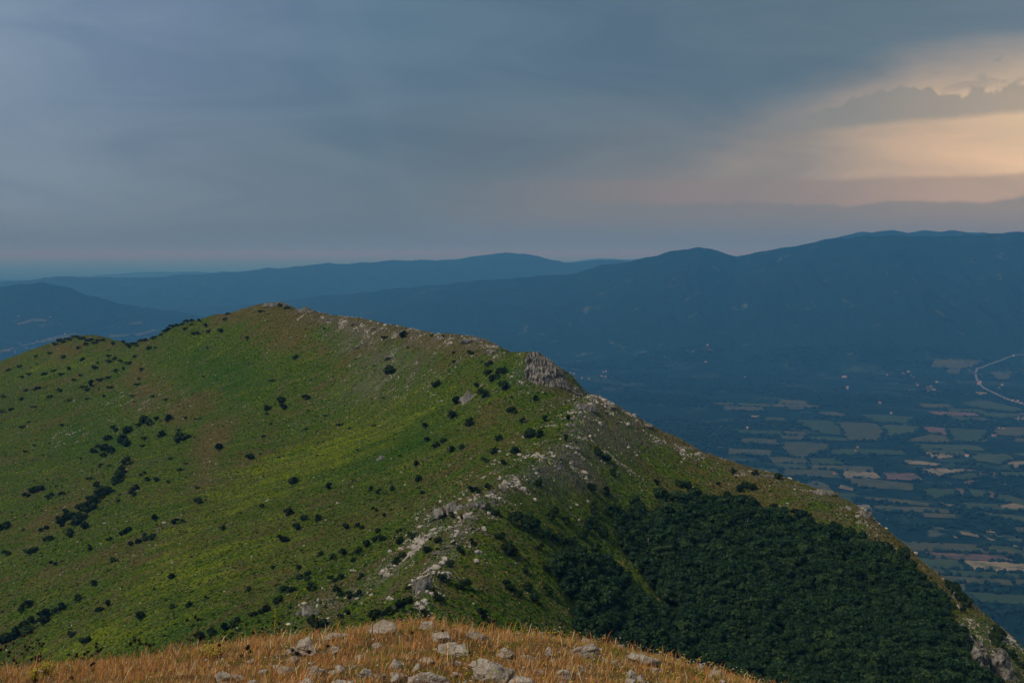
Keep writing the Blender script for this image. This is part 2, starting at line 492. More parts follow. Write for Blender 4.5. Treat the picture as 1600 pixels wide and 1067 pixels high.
m_ridge, t, b = material('mountain_grassland'); t.dim = '2D'
pos = t.n('ShaderNodeNewGeometry').outputs['Position']
flow = t.mapping(pos, (0, 0, -RA), (1 / 46, 1 / 9, 1 / 30))           # long down the fall line, short along the ridge
flow2 = t.mapping(pos, (0, 0, -RA), (1 / 12, 1 / 2.2, 1 / 8))
n1 = t.noise(flow, 1.0, 5, 0.6, 0.4)
n2 = t.noise(flow2, 1.0, 4, 0.65, 0.3)
n3 = t.noise(pos, 0.02, 5, 0.6, 0.5)
n4 = t.noise(pos, 0.55, 4, 0.7)
n5 = t.noise(pos, 0.055, 4, 0.6, 0.3)
n6 = t.noise(pos, 0.22, 4, 0.7, 0.4)
n7 = t.noise(t.mapping(pos, (0, 0, -RA), (1 / 24, 1 / 4.2, 1 / 16), (3, 5, 0)), 1.0, 5, 0.65, 0.5)
green = t.mix(t.ss(n4, 0.32, 0.70), (0.040, 0.090, 0.005), (0.142, 0.210, 0.014))
yv = t.m('ADD', t.m('MULTIPLY', t.attr('yellow'), 0.7), t.m('MULTIPLY', t.m('SUBTRACT', n1, 0.53), 2.4))
yv = t.m('ADD', yv, t.m('MULTIPLY', t.m('SUBTRACT', n6, 0.5), 2.2))
c = t.mix(t.ss(yv, 0.05, 0.85), green, t.mix(n4, (0.145, 0.205, 0.004), (0.34, 0.375, 0.010)))
lv = t.m('ADD', t.attr('lush'), t.m('MULTIPLY', t.m('SUBTRACT', n5, 0.56), 2.0))
c = t.mix(t.m('MULTIPLY', t.ss(lv, 0.15, 0.8), 0.85), c, t.mix(n4, (0.030, 0.094, 0.004), (0.074, 0.160, 0.010)))
dv = t.m('ADD', t.m('MULTIPLY', t.attr('dry'), 1.35), t.m('ADD', t.m('MULTIPLY', t.m('SUBTRACT', n3, 0.48), 3.6), t.m('MULTIPLY', t.m('SUBTRACT', n2, 0.5), 1.5)))
dv = t.m('SUBTRACT', t.m('ADD', t.m('ADD', dv, -0.03), t.m('ADD', t.m('MULTIPLY', t.m('SUBTRACT', n6, 0.5), 1.8), t.m('MULTIPLY', t.m('SUBTRACT', n7, 0.5), 3.0))), t.m('ADD', t.m('MULTIPLY', t.attr('lush'), 0.7), t.m('MULTIPLY', t.attr('yellow'), 0.2)))
c = t.mix(t.m('MULTIPLY', t.ss(dv, 0.0, 0.8), 0.9), c, t.mix(n4, (0.092, 0.068, 0.013), (0.245, 0.185, 0.052)))
# low herbs and turf: dark specks, and pale tufts
sp1 = t.vor(pos, 0.42)
c = t.mix(t.m('MULTIPLY', t.ss(sp1, 0.40, 0.16), t.ss(n6, 0.36, 0.56)), c, (0.020, 0.036, 0.006))
sp2 = t.vor(t.mapping(pos, (0, 0, -RA), (0.8, 1.2, 1.0), (7, 3, 0)), 0.7)
c = t.mix(t.m('MULTIPLY', t.ss(sp2, 0.30, 0.12), t.m('MULTIPLY', t.ss(n7, 0.40, 0.60), 0.8)), c, (0.27, 0.25, 0.13))
# small stones lying in the turf
st = t.vor(t.mapping(pos, (0, 0, -RA), (0.75, 1.0, 1.0)), 0.95)
stm = t.m('MULTIPLY', t.ss(st, 0.32, 0.20), t.ss(t.m('ADD', t.attr('rocky'), t.m('MULTIPLY', t.m('SUBTRACT', t.m('ADD', t.m('MULTIPLY', n7, 0.6), t.m('MULTIPLY', n6, 0.4)), 0.54), 3.2)), 0.06, 0.60))
c = t.mix(t.m('MULTIPLY', stm, 0.9), c, t.mix(n4, (0.26, 0.225, 0.17), (0.50, 0.46, 0.38)))
# bare limestone where the slope stands up
nrm = t.n('ShaderNodeNewGeometry').outputs['Normal']
s3 = t.n('ShaderNodeSeparateXYZ'); t.put(s3.inputs[0], nrm)
steep = t.m('MULTIPLY', t.ss(t.m('ADD', s3.outputs[2], t.m('MULTIPLY', t.m('SUBTRACT', n4, 0.5), 0.5)), 0.80, 0.62), t.attr('rocky'))
bed = t.ss(t.m('ADD', t.m('MULTIPLY', t.attr('rocky'), 0.95), t.m('ADD', t.m('MULTIPLY', t.m('SUBTRACT', n4, 0.5), 1.3), t.m('MULTIPLY', t.m('SUBTRACT', n6, 0.5), 2.6))), 0.80, 1.12)
crack = t.ss(t.vor(pos, 0.55, 'DISTANCE_TO_EDGE'), 0.02, 0.16)
rockc = t.mix(crack, (0.085, 0.075, 0.060), t.mix(n4, (0.22, 0.175, 0.125), (0.44, 0.38, 0.30)))
c = t.mix(t.m('MAXIMUM', steep, t.m('MULTIPLY', bed, 0.55)), c, rockc)
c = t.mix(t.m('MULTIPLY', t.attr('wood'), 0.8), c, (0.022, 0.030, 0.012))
t.put(b.inputs['Base Color'], c)
hh = t.m('ADD', t.m('MULTIPLY', n4, 1.0), t.m('ADD', t.m('MULTIPLY', n2, 1.6), t.m('MULTIPLY', stm, 0.8)))
bump(t, b, t.m('ADD', hh, t.m('MULTIPLY', n6, 1.6)), 1.0, 2.0)
ridge = obj('mountain_ridge', ridge_me, m_ridge)
tag(ridge, kind='structure')


# ------------------------------------------------------------------ the valley floor, foothills and far ranges as one sheet to the horizon
BASE = -1200.0
RANGES = [  # (pixel, row, distance) along the crest; depth of the near flank, of the far flank; how long the foot is
    ([(150, 492, 21500), (300, 484, 21000), (450, 469, 19500), (560, 457, 18500), (700, 442, 17600), (830, 432, 17000), (900, 425, 16800), (945, 413, 16600), (1000, 403, 16400), (1050, 391, 16200), (1090, 387, 16000), (1120, 391, 16000), (1150, 399, 16000),
      (1200, 389, 15800), (1250, 380, 15700), (1300, 374, 15600), (1350, 369, 15500), (1400, 366, 15500), (1450, 369, 15500), (1500, 366, 15500), (1560, 363, 15500), (1600, 362, 15500), (1750, 365, 15500), (2000, 392, 15500), (2600, 445, 15500)], 4300, 5000, 1.1),
    ([(-500, 462, 16500), (-200, 452, 16500), (0, 448, 16500), (40, 441, 16500), (65, 440, 16500), (100, 447, 16500), (140, 460, 16500), (185, 473, 16500), (250, 483, 16500), (330, 497, 16500), (420, 508, 16500)], 2200, 2500, 1.2),
    ([(-600, 428, 26000), (0, 441, 26000), (90, 432, 26000), (200, 433, 26000), (260, 432, 26000), (320, 428, 26000), (420, 418, 26500), (480, 415, 26500), (540, 410, 27000), (600, 408, 27000), (660, 405, 27000), (720, 402, 27000), (755, 397, 27000), (790, 393, 27000), (825, 397, 27000),
      (860, 404, 27000), (890, 408, 27000), (930, 406, 27000), (965, 404, 27000), (1050, 412, 27000), (1200, 408, 27000)], 5200, 3500, 1.2),
    ([(-600, 418, 42000), (0, 434, 42000), (110, 427, 42000), (200, 420.5, 42000), (300, 421.5, 42000), (360, 424, 42000), (420, 426, 42000), (700, 418, 42000), (880, 408, 42000), (960, 403, 42000), (1100, 404, 42000)], 6000, 3000, 1.2),
    ([(1240, 385, 20000), (1300, 371, 20000), (1345, 362, 20000), (1390, 359, 20000), (1440, 360, 20000), (1485, 358, 20000), (1520, 360, 20000), (1550, 363, 20000), (1600, 361, 20000), (1800, 359, 20000), (2200, 380, 20000)], 2500, 4000, 1.2),
]


def land_z(x, y):
    r = np.hypot(x, y)
    pxx = np.where(y > 50, CX + F * x / np.maximum(y, 50), np.where(x > 0, 1e5, -1e5))
    z = BASE + fbm(x / 1700, y / 1700, 4) * 10 * np.clip(r / 5000, 0.3, 3)
    for pts, wf, wb, pw in RANGES:
        p = np.array(pts, float)
        D = np.interp(pxx, p[:, 0], p[:, 2]); row = np.interp(pxx, p[:, 0], p[:, 1])
        u, yy, zz = ray(CX, row)
        zc = np.maximum(zz / yy * D, BASE - 20)
        sc = D / 15000
        zc = zc + fbm(x / 480 / sc, y / 480 / sc, 5, 0.55) * 40 * sc - 6
        ex = np.clip(1 - np.maximum(p[0, 0] - pxx, pxx - p[-1, 0]) / 250, 0, 1)
        tt = (y - D)
        s = np.where(tt < 0, 1 + tt / wf, 1 - tt / wb)
        s = np.clip(s, 0, 1)
        rav = fbm(x / 1500 / sc, y / 2600 / sc, 5, 0.55, True)
        sh = s ** pw
        sh = sh + rav * 0.17 * np.sin(np.pi * np.clip(s, 0, 1)) ** 0.8
        z = np.maximum(z, BASE + (zc - BASE) * sh * (ex * ex * (3 - 2 * ex)))
    return z


azs = np.radians(np.concatenate([np.arange(-180, -34, 4.0), np.arange(-34, 34, 0.13), np.arange(34, 180, 4.0)]))
rs = np.concatenate([[1, 500, 1000, 1500], np.geomspace(2000, 42000, 350), np.geomspace(43000, 800000, 34)])
AZ, RR = np.meshgrid(azs, rs)
LX, LY = RR * np.sin(AZ), RR * np.cos(AZ)
LZ = land_z(LX, LY)
na = len(azs)
jj, ii = np.meshgrid(np.arange(len(rs) - 1), np.arange(na), indexing='ij')
i2 = (ii + 1) % na
land_me = mesh_np('land', np.c_[LX.ravel(), LY.ravel(), LZ.ravel()], np.c_[(jj * na + ii).ravel(), ((jj + 1) * na + ii).ravel(), ((jj + 1) * na + i2).ravel(), (jj * na + i2).ravel()])
m_land, t, b = material('valley_land'); t.dim = '2D'
pos = t.n('ShaderNodeNewGeometry').outputs['Position']
n1 = t.noise(pos, 0.0016, 5, 0.6, 0.4)
n2 = t.noise(pos, 0.012, 5, 0.65)
n3 = t.noise(pos, 0.06, 3, 0.7)
c = t.mix(n2, (0.004, 0.018, 0.014), (0.011, 0.034, 0.024))
pz = t.n('ShaderNodeSeparateXYZ'); t.put(pz.inputs[0], pos)
flat = t.ss(pz.outputs[2], -1085.0, -1165.0)
mead = t.m('MULTIPLY', t.ss(n1, 0.50, 0.66), t.m('MULTIPLY', flat, t.ss(n2, 0.35, 0.6)))
c = t.mix(mead, c, t.mix(n3, (0.030, 0.055, 0.030), (0.055, 0.080, 0.045)))
glade = t.m('MULTIPLY', t.ss(t.noise(pos, 0.0035, 4, 0.6, 0.6), 0.63, 0.72), t.ss(n2, 0.4, 0.6))
c = t.mix(t.m('MULTIPLY', glade, 0.8), c, (0.10, 0.12, 0.07))
t.put(b.inputs['Base Color'], c)
bump(t, b, t.m('ADD', n2, t.m('MULTIPLY', n3, 0.4)), 0.8, 30.0)
land = obj('valley_ground', land_me, m_land)
tag(land, kind='structure')


def plain(px, py):
    """point of the valley floor on a sight line, draped on the land"""
    x, y, z = ray(px, py)
    ks = np.geomspace(2600, 45000, 700) / y
    u = land_z(x * ks, y * ks) > z * ks
    k = ks[int(u.argmax())] if u.any() else BASE / z
    return np.array([x * k, y * k])


# ---- fields
C7 = lambda pts: [(1100 + x / 3.2, 440 + y / 3.2) for x, y in pts]
C6 = lambda pts: [(1100 + x / 3.2, 734 + y / 3.2) for x, y in pts]
C0 = lambda pts: [(x / 3.2, 370 + y / 3.2) for x, y in pts]
C2 = lambda pts: [(450 + x / 3.2, 440 + y / 3.2) for x, y in pts]
FIELDS = [
    ('green', C7([(440, 690), (640, 701), (690, 742), (680, 772), (600, 768), (520, 738)])),
    ('pale', C7([(650, 702), (860, 714), (900, 752), (870, 798), (730, 798), (690, 776), (700, 742)])),
    ('green', C7([(872, 716), (1076, 730), (1060, 758), (960, 770), (905, 790), (908, 752)])),
    ('plough', C7([(1080, 728), (1210, 735), (1225, 775), (1130, 760)])),
    ('green', C7([(1215, 735), (1420, 745), (1410, 775), (1370, 805), (1230, 805), (1240, 775)])),
    ('pale', C7([(980, 805), (1130, 768), (1226, 780), (1226, 808)])),
    ('straw', C7([(236, 676), (284, 676), (280, 688), (240, 688)])),
    ('green', C7([(310, 680), (410, 685), (410, 700), (300, 698)])),
    ('pale', C7([(380, 805), (640, 815), (630, 840), (500, 885), (440, 880), (400, 850)])),
    ('green', C7([(640, 842), (760, 840), (1000, 850), (1010, 870), (640, 868)])),
    ('green', C7([(780, 670), (900, 670), (1080, 685), (1000, 712), (850, 705)])),
    ('pale', C7([(560, 655), (640, 652), (720, 668), (680, 680), (600, 672)])),
    ('straw', C7([(1000, 893), (1190, 915), (1180, 930), (1010, 915)])),
    ('plough', C7([(1070, 940), (1190, 935), (1290, 955), (1180, 980), (1100, 965)])),
    ('plough', C7([(1295, 940), (1480, 965), (1460, 985), (1380, 975)])),
    ('green', C7([(1200, 978), (1350, 960), (1400, 985), (1300, 1000)])),
    ('green', C7([(1340, 870), (1500, 865), (1560, 890), (1480, 920), (1350, 900)])),
    ('straw', C7([(1520, 910), (1620, 900), (1620, 930), (1540, 935)])),
    ('straw', C7([(1120, 862), (1280, 875), (1200, 890), (1140, 885)])),
    ('pale', C7([(690, 990), (800, 985), (1050, 1020), (1040, 1050), (780, 1030)])),
    ('straw', C7([(655, 1015), (750, 1035), (740, 1050), (670, 1035)])),
    ('straw', C7([(1210, 448), (1280, 448), (1275, 468), (1225, 468)])),
    ('pale', C7([(1160, 395), (1400, 400), (1340, 440), (1290, 445), (1130, 430)])),
    ('straw', C7([(1430, 460), (1540, 455), (1530, 490), (1470, 495)])),
    ('green', C7([(1270, 610), (1400, 595), (1600, 640), (1560, 655), (1400, 640)])),
    ('pale', C7([(1440, 735), (1620, 730), (1620, 780), (1450, 770)])),
    ('straw', C7([(1540, 690), (1620, 670), (1620, 690), (1560, 700)])),
    ('straw', C7([(1350, 555), (1420, 560), (1410, 572), (1370, 570)])),
    ('green', C7([(400, 635), (510, 632), (490, 645), (420, 648)])),
    ('straw', C7([(1100, 525), (1150, 525), (1160, 542), (1110, 540)])),
    ('straw', C6([(1060, 2), (1320, 0), (1260, 25), (1140, 30)])),
    ('green', C6([(1215, 38), (1330, 17), (1470, 25), (1320, 60)])),
    ('plough', C6([(1290, 66), (1350, 58), (1345, 78), (1300, 84)])),
    ('plough', C6([(1262, 97), (1308, 97), (1312, 132), (1268, 130)])),
    ('green', C6([(1080, 100), (1255, 100), (1262, 133), (1150, 148)])),
    ('green', C6([(1318, 102), (1415, 110), (1418, 150), (1320, 136)])),
    ('plough', C6([(1422, 110), (1455, 115), (1452, 152), (1424, 150)])),
    ('green', C6([(1462, 118), (1620, 160), (1620, 188), (1462, 155)])),
    ('straw', C6([(1480, 190), (1530, 170), (1620, 180), (1620, 202), (1500, 198)])),
    ('green', C6([(1340, 212), (1620, 242), (1620, 268), (1400, 232)])),
    ('straw', C6([(905, 252), (930, 255), (1015, 283), (990, 285)])),
    ('straw', C6([(1285, 312), (1390, 335), (1380, 345), (1290, 330)])),
    ('straw', C6([(1395, 302), (1460, 310), (1460, 325), (1410, 318)])),
    ('straw', C6([(1420, 345), (1620, 400), (1620, 416), (1450, 370)])),
    ('straw', C6([(1180, 170), (1300, 185), (1290, 195), (1190, 185)])),
    ('pale', C6([(800, 140), (1000, 155), (1160, 180), (1140, 188), (820, 160)])),
    ('pale', C6([(520, 60), (620, 70), (600, 95), (530, 85)])),
    ('straw', C6([(1240, 312), (1262, 318), (1266, 345), (1250, 345)])),
    ('straw', C6([(1460, 75), (1510, 72), (1510, 88), (1465, 85)])),
    ('pale', C6([(1380, 390), (1480, 400), (1620, 435), (1620, 450), (1420, 415)])),
    ('straw', C0([(80, 437), (240, 421), (235, 433), (92, 451)])),
    ('pale', C0([(636, 434), (720, 432), (718, 441), (650, 442)])),
    ('straw', C0([(190, 530), (380, 492), (400, 500), (210, 542)])),
    ('straw', C0([(660, 492), (800, 466), (800, 476), (680, 504)])),
    ('pale', C0([(545, 496), (650, 490), (640, 502), (560, 508)])),
    ('straw', C0([(-30, 572), (60, 560), (60, 575), (-30, 590)])),
]
FCOL = {'green': ((0.034, 0.058, 0.024), (0.066, 0.084, 0.036)), 'pale': ((0.056, 0.062, 0.030), (0.092, 0.088, 0.046)),
        'straw': ((0.17, 0.135, 0.080), (0.27, 0.215, 0.13)), 'plough': ((0.12, 0.075, 0.062), (0.18, 0.115, 0.095))}
FLAB = {'green': 'crop', 'pale': 'meadow', 'straw': 'stubble', 'plough': 'ploughed'}
fmats = {}
for k, (c0, c1) in FCOL.items():
    m_, t, b = material('field_' + FLAB[k]); t.dim = '2D'
    pos = t.n('ShaderNodeNewGeometry').outputs['Position']
    ri = t.n('ShaderNodeObjectInfo').outputs['Random']
    st_ = t.noise(t.mapping(pos, (0, 0, 0.5), (0.004, 0.05, 0.01)), 1.0, 4, 0.6)
    c = t.mix(t.m('ADD', t.m('MULTIPLY', st_, 0.7), t.m('MULTIPLY', t.m('SUBTRACT', ri, 0.3), 0.6)), c0, c1)
    c = t.mix(t.m('MULTIPLY', t.ss(t.noise(pos, 0.013, 5, 0.65), 0.46, 0.66), 0.8), c, (0.030, 0.050, 0.026))
    t.put(b.inputs['Base Color'], c)
    fmats[k] = m_


def draped(name, poly_xy, lift, mat, n=14, wob=14.0):
    """a sheet inside a ground polygon, following the land"""
    p = np.asarray(poly_xy)
    cen = p.mean(0)
    ring = []
    for a, bb in zip(p, np.roll(p, -1, 0)):
        for s in np.linspace(0, 1, 6, endpoint=False):
            ring.append(a * (1 - s) + bb * s)
    ring = np.array(ring)
    ring = ring + np.c_[fbm(ring[:, 0] / 60, ring[:, 1] / 60, 2), fbm(ring[:, 0] / 60 + 40, ring[:, 1] / 60, 2)] * wob
    levels = np.linspace(0.1, 1, 6)
    V = np.concatenate([cen + (ring - cen) * s for s in levels])
    Z = land_z(V[:, 0], V[:, 1]) + lift
    nr = len(ring); q = []
    for L in range(len(levels) - 1):
        i = np.arange(nr); j = (i + 1) % nr
        q.append(np.c_[L * nr + i, (L + 1) * nr + i, (L + 1) * nr + j, L * nr + j])
    V = np.vstack([np.c_[V, Z], np.r_[cen, land_z(cen[0], cen[1]) + lift]])
    tr = np.c_[np.full(nr, len(V) - 1), np.arange(nr), (np.arange(nr) + 1) % nr]
    o = obj(name, mesh_np(name, V, np.concatenate(q), tr), mat)
    return tag(o, kind='structure')


field_polys = []
cand = np.array([plain(1400 + 0.0, 700.0)])
pa = math.radians(24); ca_, sa_ = math.cos(pa), math.sin(pa)
made = [np.array([plain(px_, py_) for px_, py_ in poly]) for _, poly in FIELDS]
parcels = []
v_ = 2600.0
while v_ < 9200:
    hgt = rng.uniform(80, 210) * (v_ / 5200)
    u_ = 300.0
    while u_ < 5200:
        wid = rng.uniform(130, 420)
        quad = np.array([(u_, v_), (u_ + wid * 0.96, v_ + rng.uniform(-15, 15)), (u_ + wid * 0.96, v_ + hgt * 0.92), (u_ + rng.uniform(-20, 20), v_ + hgt * 0.92)])
        quad = np.c_[quad[:, 0] * ca_ + (quad[:, 1] - 4000) * sa_ * 0.35, quad[:, 1] - quad[:, 0] * sa_ * 0.45 + 300]
        c_ = quad.mean(0); qx_, qy_ = proj(c_[0], c_[1], BASE)
        dens_ = fbm(np.array(c_[0] / 1300 + 3), np.array(c_[1] / 900), 2)
        if 1130 < qx_ < 1640 and 628 < qy_ < 950 and dens_ > -0.05 - 0.25 * (qx_ > 1420) and rng.uniform() < 0.8 and not any(in_poly(quad[:, 0], quad[:, 1], m_).any() or in_poly(c_[0], c_[1], m_) for m_ in made):
            parcels.append(quad)
        u_ += wid
    v_ += hgt
parcels = parcels[:240]
for quad in parcels:
    field_polys.append(quad)
    draped('field', quad, 2.0 + 0.0004 * np.hypot(*quad.mean(0)), None)['parcel'] = 1
for kind, poly in FIELDS:
    xy = np.array([plain(px_, py_) for px_, py_ in poly])
    field_polys.append(xy)
    dd = np.hypot(*xy.mean(0))
    draped('field', xy, 2.2 + dd * 0.0004, fmats['pale' if dd > 10500 and kind != 'green' else kind])

pk = rng.choice(['green', 'pale', 'straw', 'plough'], 400, p=[0.45, 0.37, 0.09, 0.09])
for k, o in enumerate([o for o in col.objects if o.get('parcel')]):
    cxy = np.mean([v.co[:2] for v in o.data.vertices], 0); qx_ = CX + F * cxy[0] / cxy[1]
    kk_ = pk[k] if qx_ > 1310 else ('green' if k % 2 else 'pale')
    o.data.materials.append(fmats[kk_]); del o['parcel']

# ---- motorway
m_road, t, b = material('motorway_asphalt')
pos = t.n('ShaderNodeNewGeometry').outputs['Position']
t.put(b.inputs['Base Color'], t.mix(t.noise(pos, 0.05, 3), (0.13, 0.13, 0.125), (0.20, 0.195, 0.185)))


def road(pts, width, lift=4.5):
    xy = np.array([plain(px_, py_) for px_, py_ in pts])
    tt = np.linspace(0, len(xy) - 1, len(xy) * 8)
    k = np.clip(tt.astype(int), 0, len(xy) - 2); f = tt - k
    g = lambda i: xy[np.clip(i, 0, len(xy) - 1)]
    p0, p1, p2, p3 = g(k - 1), g(k), g(k + 1), g(k + 2); f = f[:, None]
    c_ = 0.5 * (2 * p1 + (p2 - p0) * f + (2 * p0 - 5 * p1 + 4 * p2 - p3) * f ** 2 + (3 * p1 - p0 - 3 * p2 + p3) * f ** 3)
    tan = np.gradient(c_, axis=0); tan /= np.linalg.norm(tan, axis=1)[:, None] + 1e-9
    nn = np.c_[-tan[:, 1], tan[:, 0]]
    V = []
    for off, dz in ((-width / 2, -6), (-width / 2, 0), (-1.5, 0), (-1.5, -1.0), (1.5, -1.0), (1.5, 0), (width / 2, 0), (width / 2, -6)):
        e = c_ + nn * off
        V.append(np.c_[e, land_z(c_[:, 0], c_[:, 1]) + lift + dz])
    n = len(c_); V = np.concatenate(V); q = []
    i = np.arange(n - 1)
    for L in range(7):
        q.append(np.c_[L * n + i, L * n + i + 1, (L + 1) * n + i + 1, (L + 1) * n + i])
    return tag(obj('road', mesh_np('road', V, np.concatenate(q)), m_road), kind='structure')


ROADPX = C7([(1640, 362), (1600, 372), (1540, 385), (1460, 405), (1395, 430), (1360, 462), (1370, 500), (1400, 535), (1455, 562), (1490, 580), (1560, 605), (1640, 632)])
road(ROADPX, 19)
road_xy = [tuple(plain(px_, py_)) for px_, py_ in ROADPX]
road(C0([(-60, 600), (80, 560), (200, 530), (380, 485)]), 16)


# ------------------------------------------------------------------ rocks, crowns: reusable shapes
def ico(sub):
    bm = bmesh.new(); bmesh.ops.create_icosphere(bm, subdivisions=sub, radius=1.0)
    bm.verts.ensure_lookup_table()
    v = np.array([x.co[:] for x in bm.verts]); f = np.array([[q.index for q in p.verts] for p in bm.faces]); bm.free()
    return v, f


ICO = {k: ico(k) for k in (1, 2, 3, 4, 5, 6)}


def rock_shape(seed, sub=3, planes=13, flat=0.7, amp=0.06):
    r = np.random.default_rng(seed)
    v, f = ICO[sub]
    n = r.normal(size=(planes, 3)); n /= np.linalg.norm(n, axis=1)[:, None]
    h = r.uniform(0.55, 1.0, planes)
    dd = v @ n.T
    s = np.where(dd > 0.05, h / np.maximum(dd, 0.05), 9).min(1)
    s = np.minimum(s, 1.15)
    ph = r.uniform(0, 50)
    s = s * (1 + amp * fbm(v[:, 0] * 2.2 + ph + v[:, 2], v[:, 1] * 2.2 - ph + v[:, 2] * 0.7, 3)) + amp * 0.5 * fbm(v[:, 0] * 6 + v[:, 2] * 3, v[:, 1] * 6 + ph - v[:, 2] * 2, 2)
    p = v * s[:, None]
    p *= np.array([r.uniform(0.9, 1.15), r.uniform(0.7, 1.0), flat])
    return p, f


def merge(variants, idx, P, rot, sc, tilt=None):
    """many copies of triangle shapes as one vertex/triangle array"""
    V, T, off = [], [], 0
    for k, (v, f) in enumerate(variants):
        s = np.where(idx == k)[0]
        if not len(s): continue
        ca, sa = np.cos(rot[s])[:, None], np.sin(rot[s])[:, None]
        sx = sc[s] if sc.ndim == 2 else np.repeat(sc[s][:, None], 3, 1)
        x, y, z = (v[None, :, i] * sx[:, i:i + 1] for i in range(3))
        W = np.stack([x * ca - y * sa, x * sa + y * ca, z], 2) + P[s][:, None, :]
        V.append(W.reshape(-1, 3))
        T.append((f[None] + (np.arange(len(s)) * len(v))[:, None, None] + off).reshape(-1, 3))
        off += len(s) * len(v)
    return np.concatenate(V), np.concatenate(T)


def crown_shape(seed, lobes=11, leaves=240, leaf=0.16, flat=0.9, lobe_r=0.42, base=0.0):
    """a crown about 1 across in radius with its base near z=0: lumpy core plus many leaf clumps standing off it"""
    r = np.random.default_rng(seed)
    L = []
    for k in range(lobes):
        th = r.uniform(0, 2 * np.pi); u = r.uniform(0.0, 1.0)
        rad = 0.62 * math.sqrt(1 - (u * 0.9) ** 2) * r.uniform(0.55, 1.05)
        L.append((rad * math.cos(th), rad * math.sin(th), base + 0.35 + u * 0.85 * flat, lobe_r * r.uniform(0.7, 1.15)))
    v1, f1 = ICO[1]
    V, T, off = [], [], 0
    for (x, y, z, q) in L:
        p = v1 * (q * (1 + 0.22 * r.normal(size=len(v1))))[:, None] * np.array([1, 1, 0.85]) * 0.86 + np.array([x, y, z])
        V.append(p); T.append(f1 + off); off += len(p)
    for k in range(leaves):
        x, y, z, q = L[r.integers(lobes)]
        n = r.normal(size=3); n[2] = abs(n[2]) * 0.8 + 0.1 * n[2]; n /= np.linalg.norm(n)
        c_ = np.array([x, y, z]) + n * q * np.array([1, 1, 0.85]) * r.uniform(0.85, 1.14)
        m_ = n + 0.7 * r.normal(size=3); m_ /= np.linalg.norm(m_)
        a = np.cross(m_, r.normal(size=3)); a /= np.linalg.norm(a) + 1e-9; bb = np.cross(m_, a)
        s = leaf * r.uniform(0.6, 1.3)
        p = np.array([c_ + a * s, c_ + bb * s * 0.7 + m_ * 0.2 * s, c_ - a * s, c_ - bb * s * 0.7 + m_ * 0.2 * s])
        V.append(p); T.append(np.array([[0, 1, 2], [0, 2, 3]]) + off); off += 4
    return np.concatenate(V), np.concatenate(T)


def conifer_shape(seed, tiers=9, per=11):
    r = np.random.default_rng(seed); V, T, off = [], [], 0
    for k in range(tiers):
        u = k / (tiers - 1); R = 0.46 * (1 - u) ** 0.85 + 0.03; z = 0.14 + u * 1.72
        for j in range(per):
            a = r.uniform(0, 2 * np.pi); q = R * r.uniform(0.75, 1.15); dr = 0.20 * R + 0.05
            ca, sa = math.cos(a), math.sin(a); wd = 0.09 + 0.10 * (1 - u)
            p = np.array([[0, 0, z + 0.16], [ca * q * 0.6 - sa * wd, sa * q * 0.6 + ca * wd, z - dr * 0.2], [ca * q, sa * q, z - dr], [ca * q * 0.6 + sa * wd, sa * q * 0.6 - ca * wd, z - dr * 0.2], [ca * q * .5, sa * q * .5, z - dr * 0.9]])
            V.append(p); T.append(np.array([[0, 1, 2], [0, 2, 3], [1, 4, 2], [2, 4, 3]]) + off); off += 5
    return np.concatenate(V), np.concatenate(T)


def trunk_shape(seed, h=0.75, r0=0.065):
    r = np.random.default_rng(seed); V, T = [], []
    def limb(a, b_, ra, rb, n=6):
        o = sum(len(x) for x in V); a = np.array(a); b_ = np.array(b_); ax = b_ - a; ax /= np.linalg.norm(ax)
        e = np.cross(ax, [0.3, 1, 0.2]); e /= np.linalg.norm(e); g = np.cross(ax, e)
        for c_, q in ((a, ra), (b_, rb)):
            V.append(np.array([c_ + q * (math.cos(2 * math.pi * k / n) * e + math.sin(2 * math.pi * k / n) * g) for k in range(n)]))
        for k in range(n):
            k2 = (k + 1) % n
            T.append([o + k, o + k2, o + n + k2]); T.append([o + k, o + n + k2, o + n + k])
    mid = (r.uniform(-.04, .04), r.uniform(-.04, .04), h * 0.5); top_ = (r.uniform(-.08, .08), r.uniform(-.08, .08), h)
    limb((0, 0, -0.12), mid, r0, r0 * 0.75); limb(mid, top_, r0 * 0.75, r0 * 0.45)
    for k in range(4):
        a = k * 1.6 + r.uniform(0, 0.8); s = r.uniform(0.3, 0.5)
        limb(mid, (mid[0] + s * math.cos(a), mid[1] + s * math.sin(a), mid[2] + s * r.uniform(0.6, 1.0)), r0 * 0.5, r0 * 0.15, 5)
    return np.concatenate(V), np.array(T)


def foliage_material(name, dark, light, tint=(0.10, 0.12, 0.03)):
    m_, t, b = material(name)
    pos = t.n('ShaderNodeNewGeometry').outputs['Position']
    ri = t.n('ShaderNodeObjectInfo').outputs['Random']
    isl = t.n('ShaderNodeNewGeometry').outputs['Random Per Island']
    c = t.mix(isl, dark, light)
    c = t.mix(t.m('MULTIPLY', t.ss(ri, 0.80, 1.0), 0.15), c, tint)
    c = t.mix(1.0, c, t.ramp(ri, [(0.0, (0.68, 0.72, 0.74)), (1.0, (1.25, 1.22, 1.12))]), 'MULTIPLY')
    t.put(b.inputs['Base Color'], c)
    b.inputs['Roughness'].default_value = 0.75
    return m_


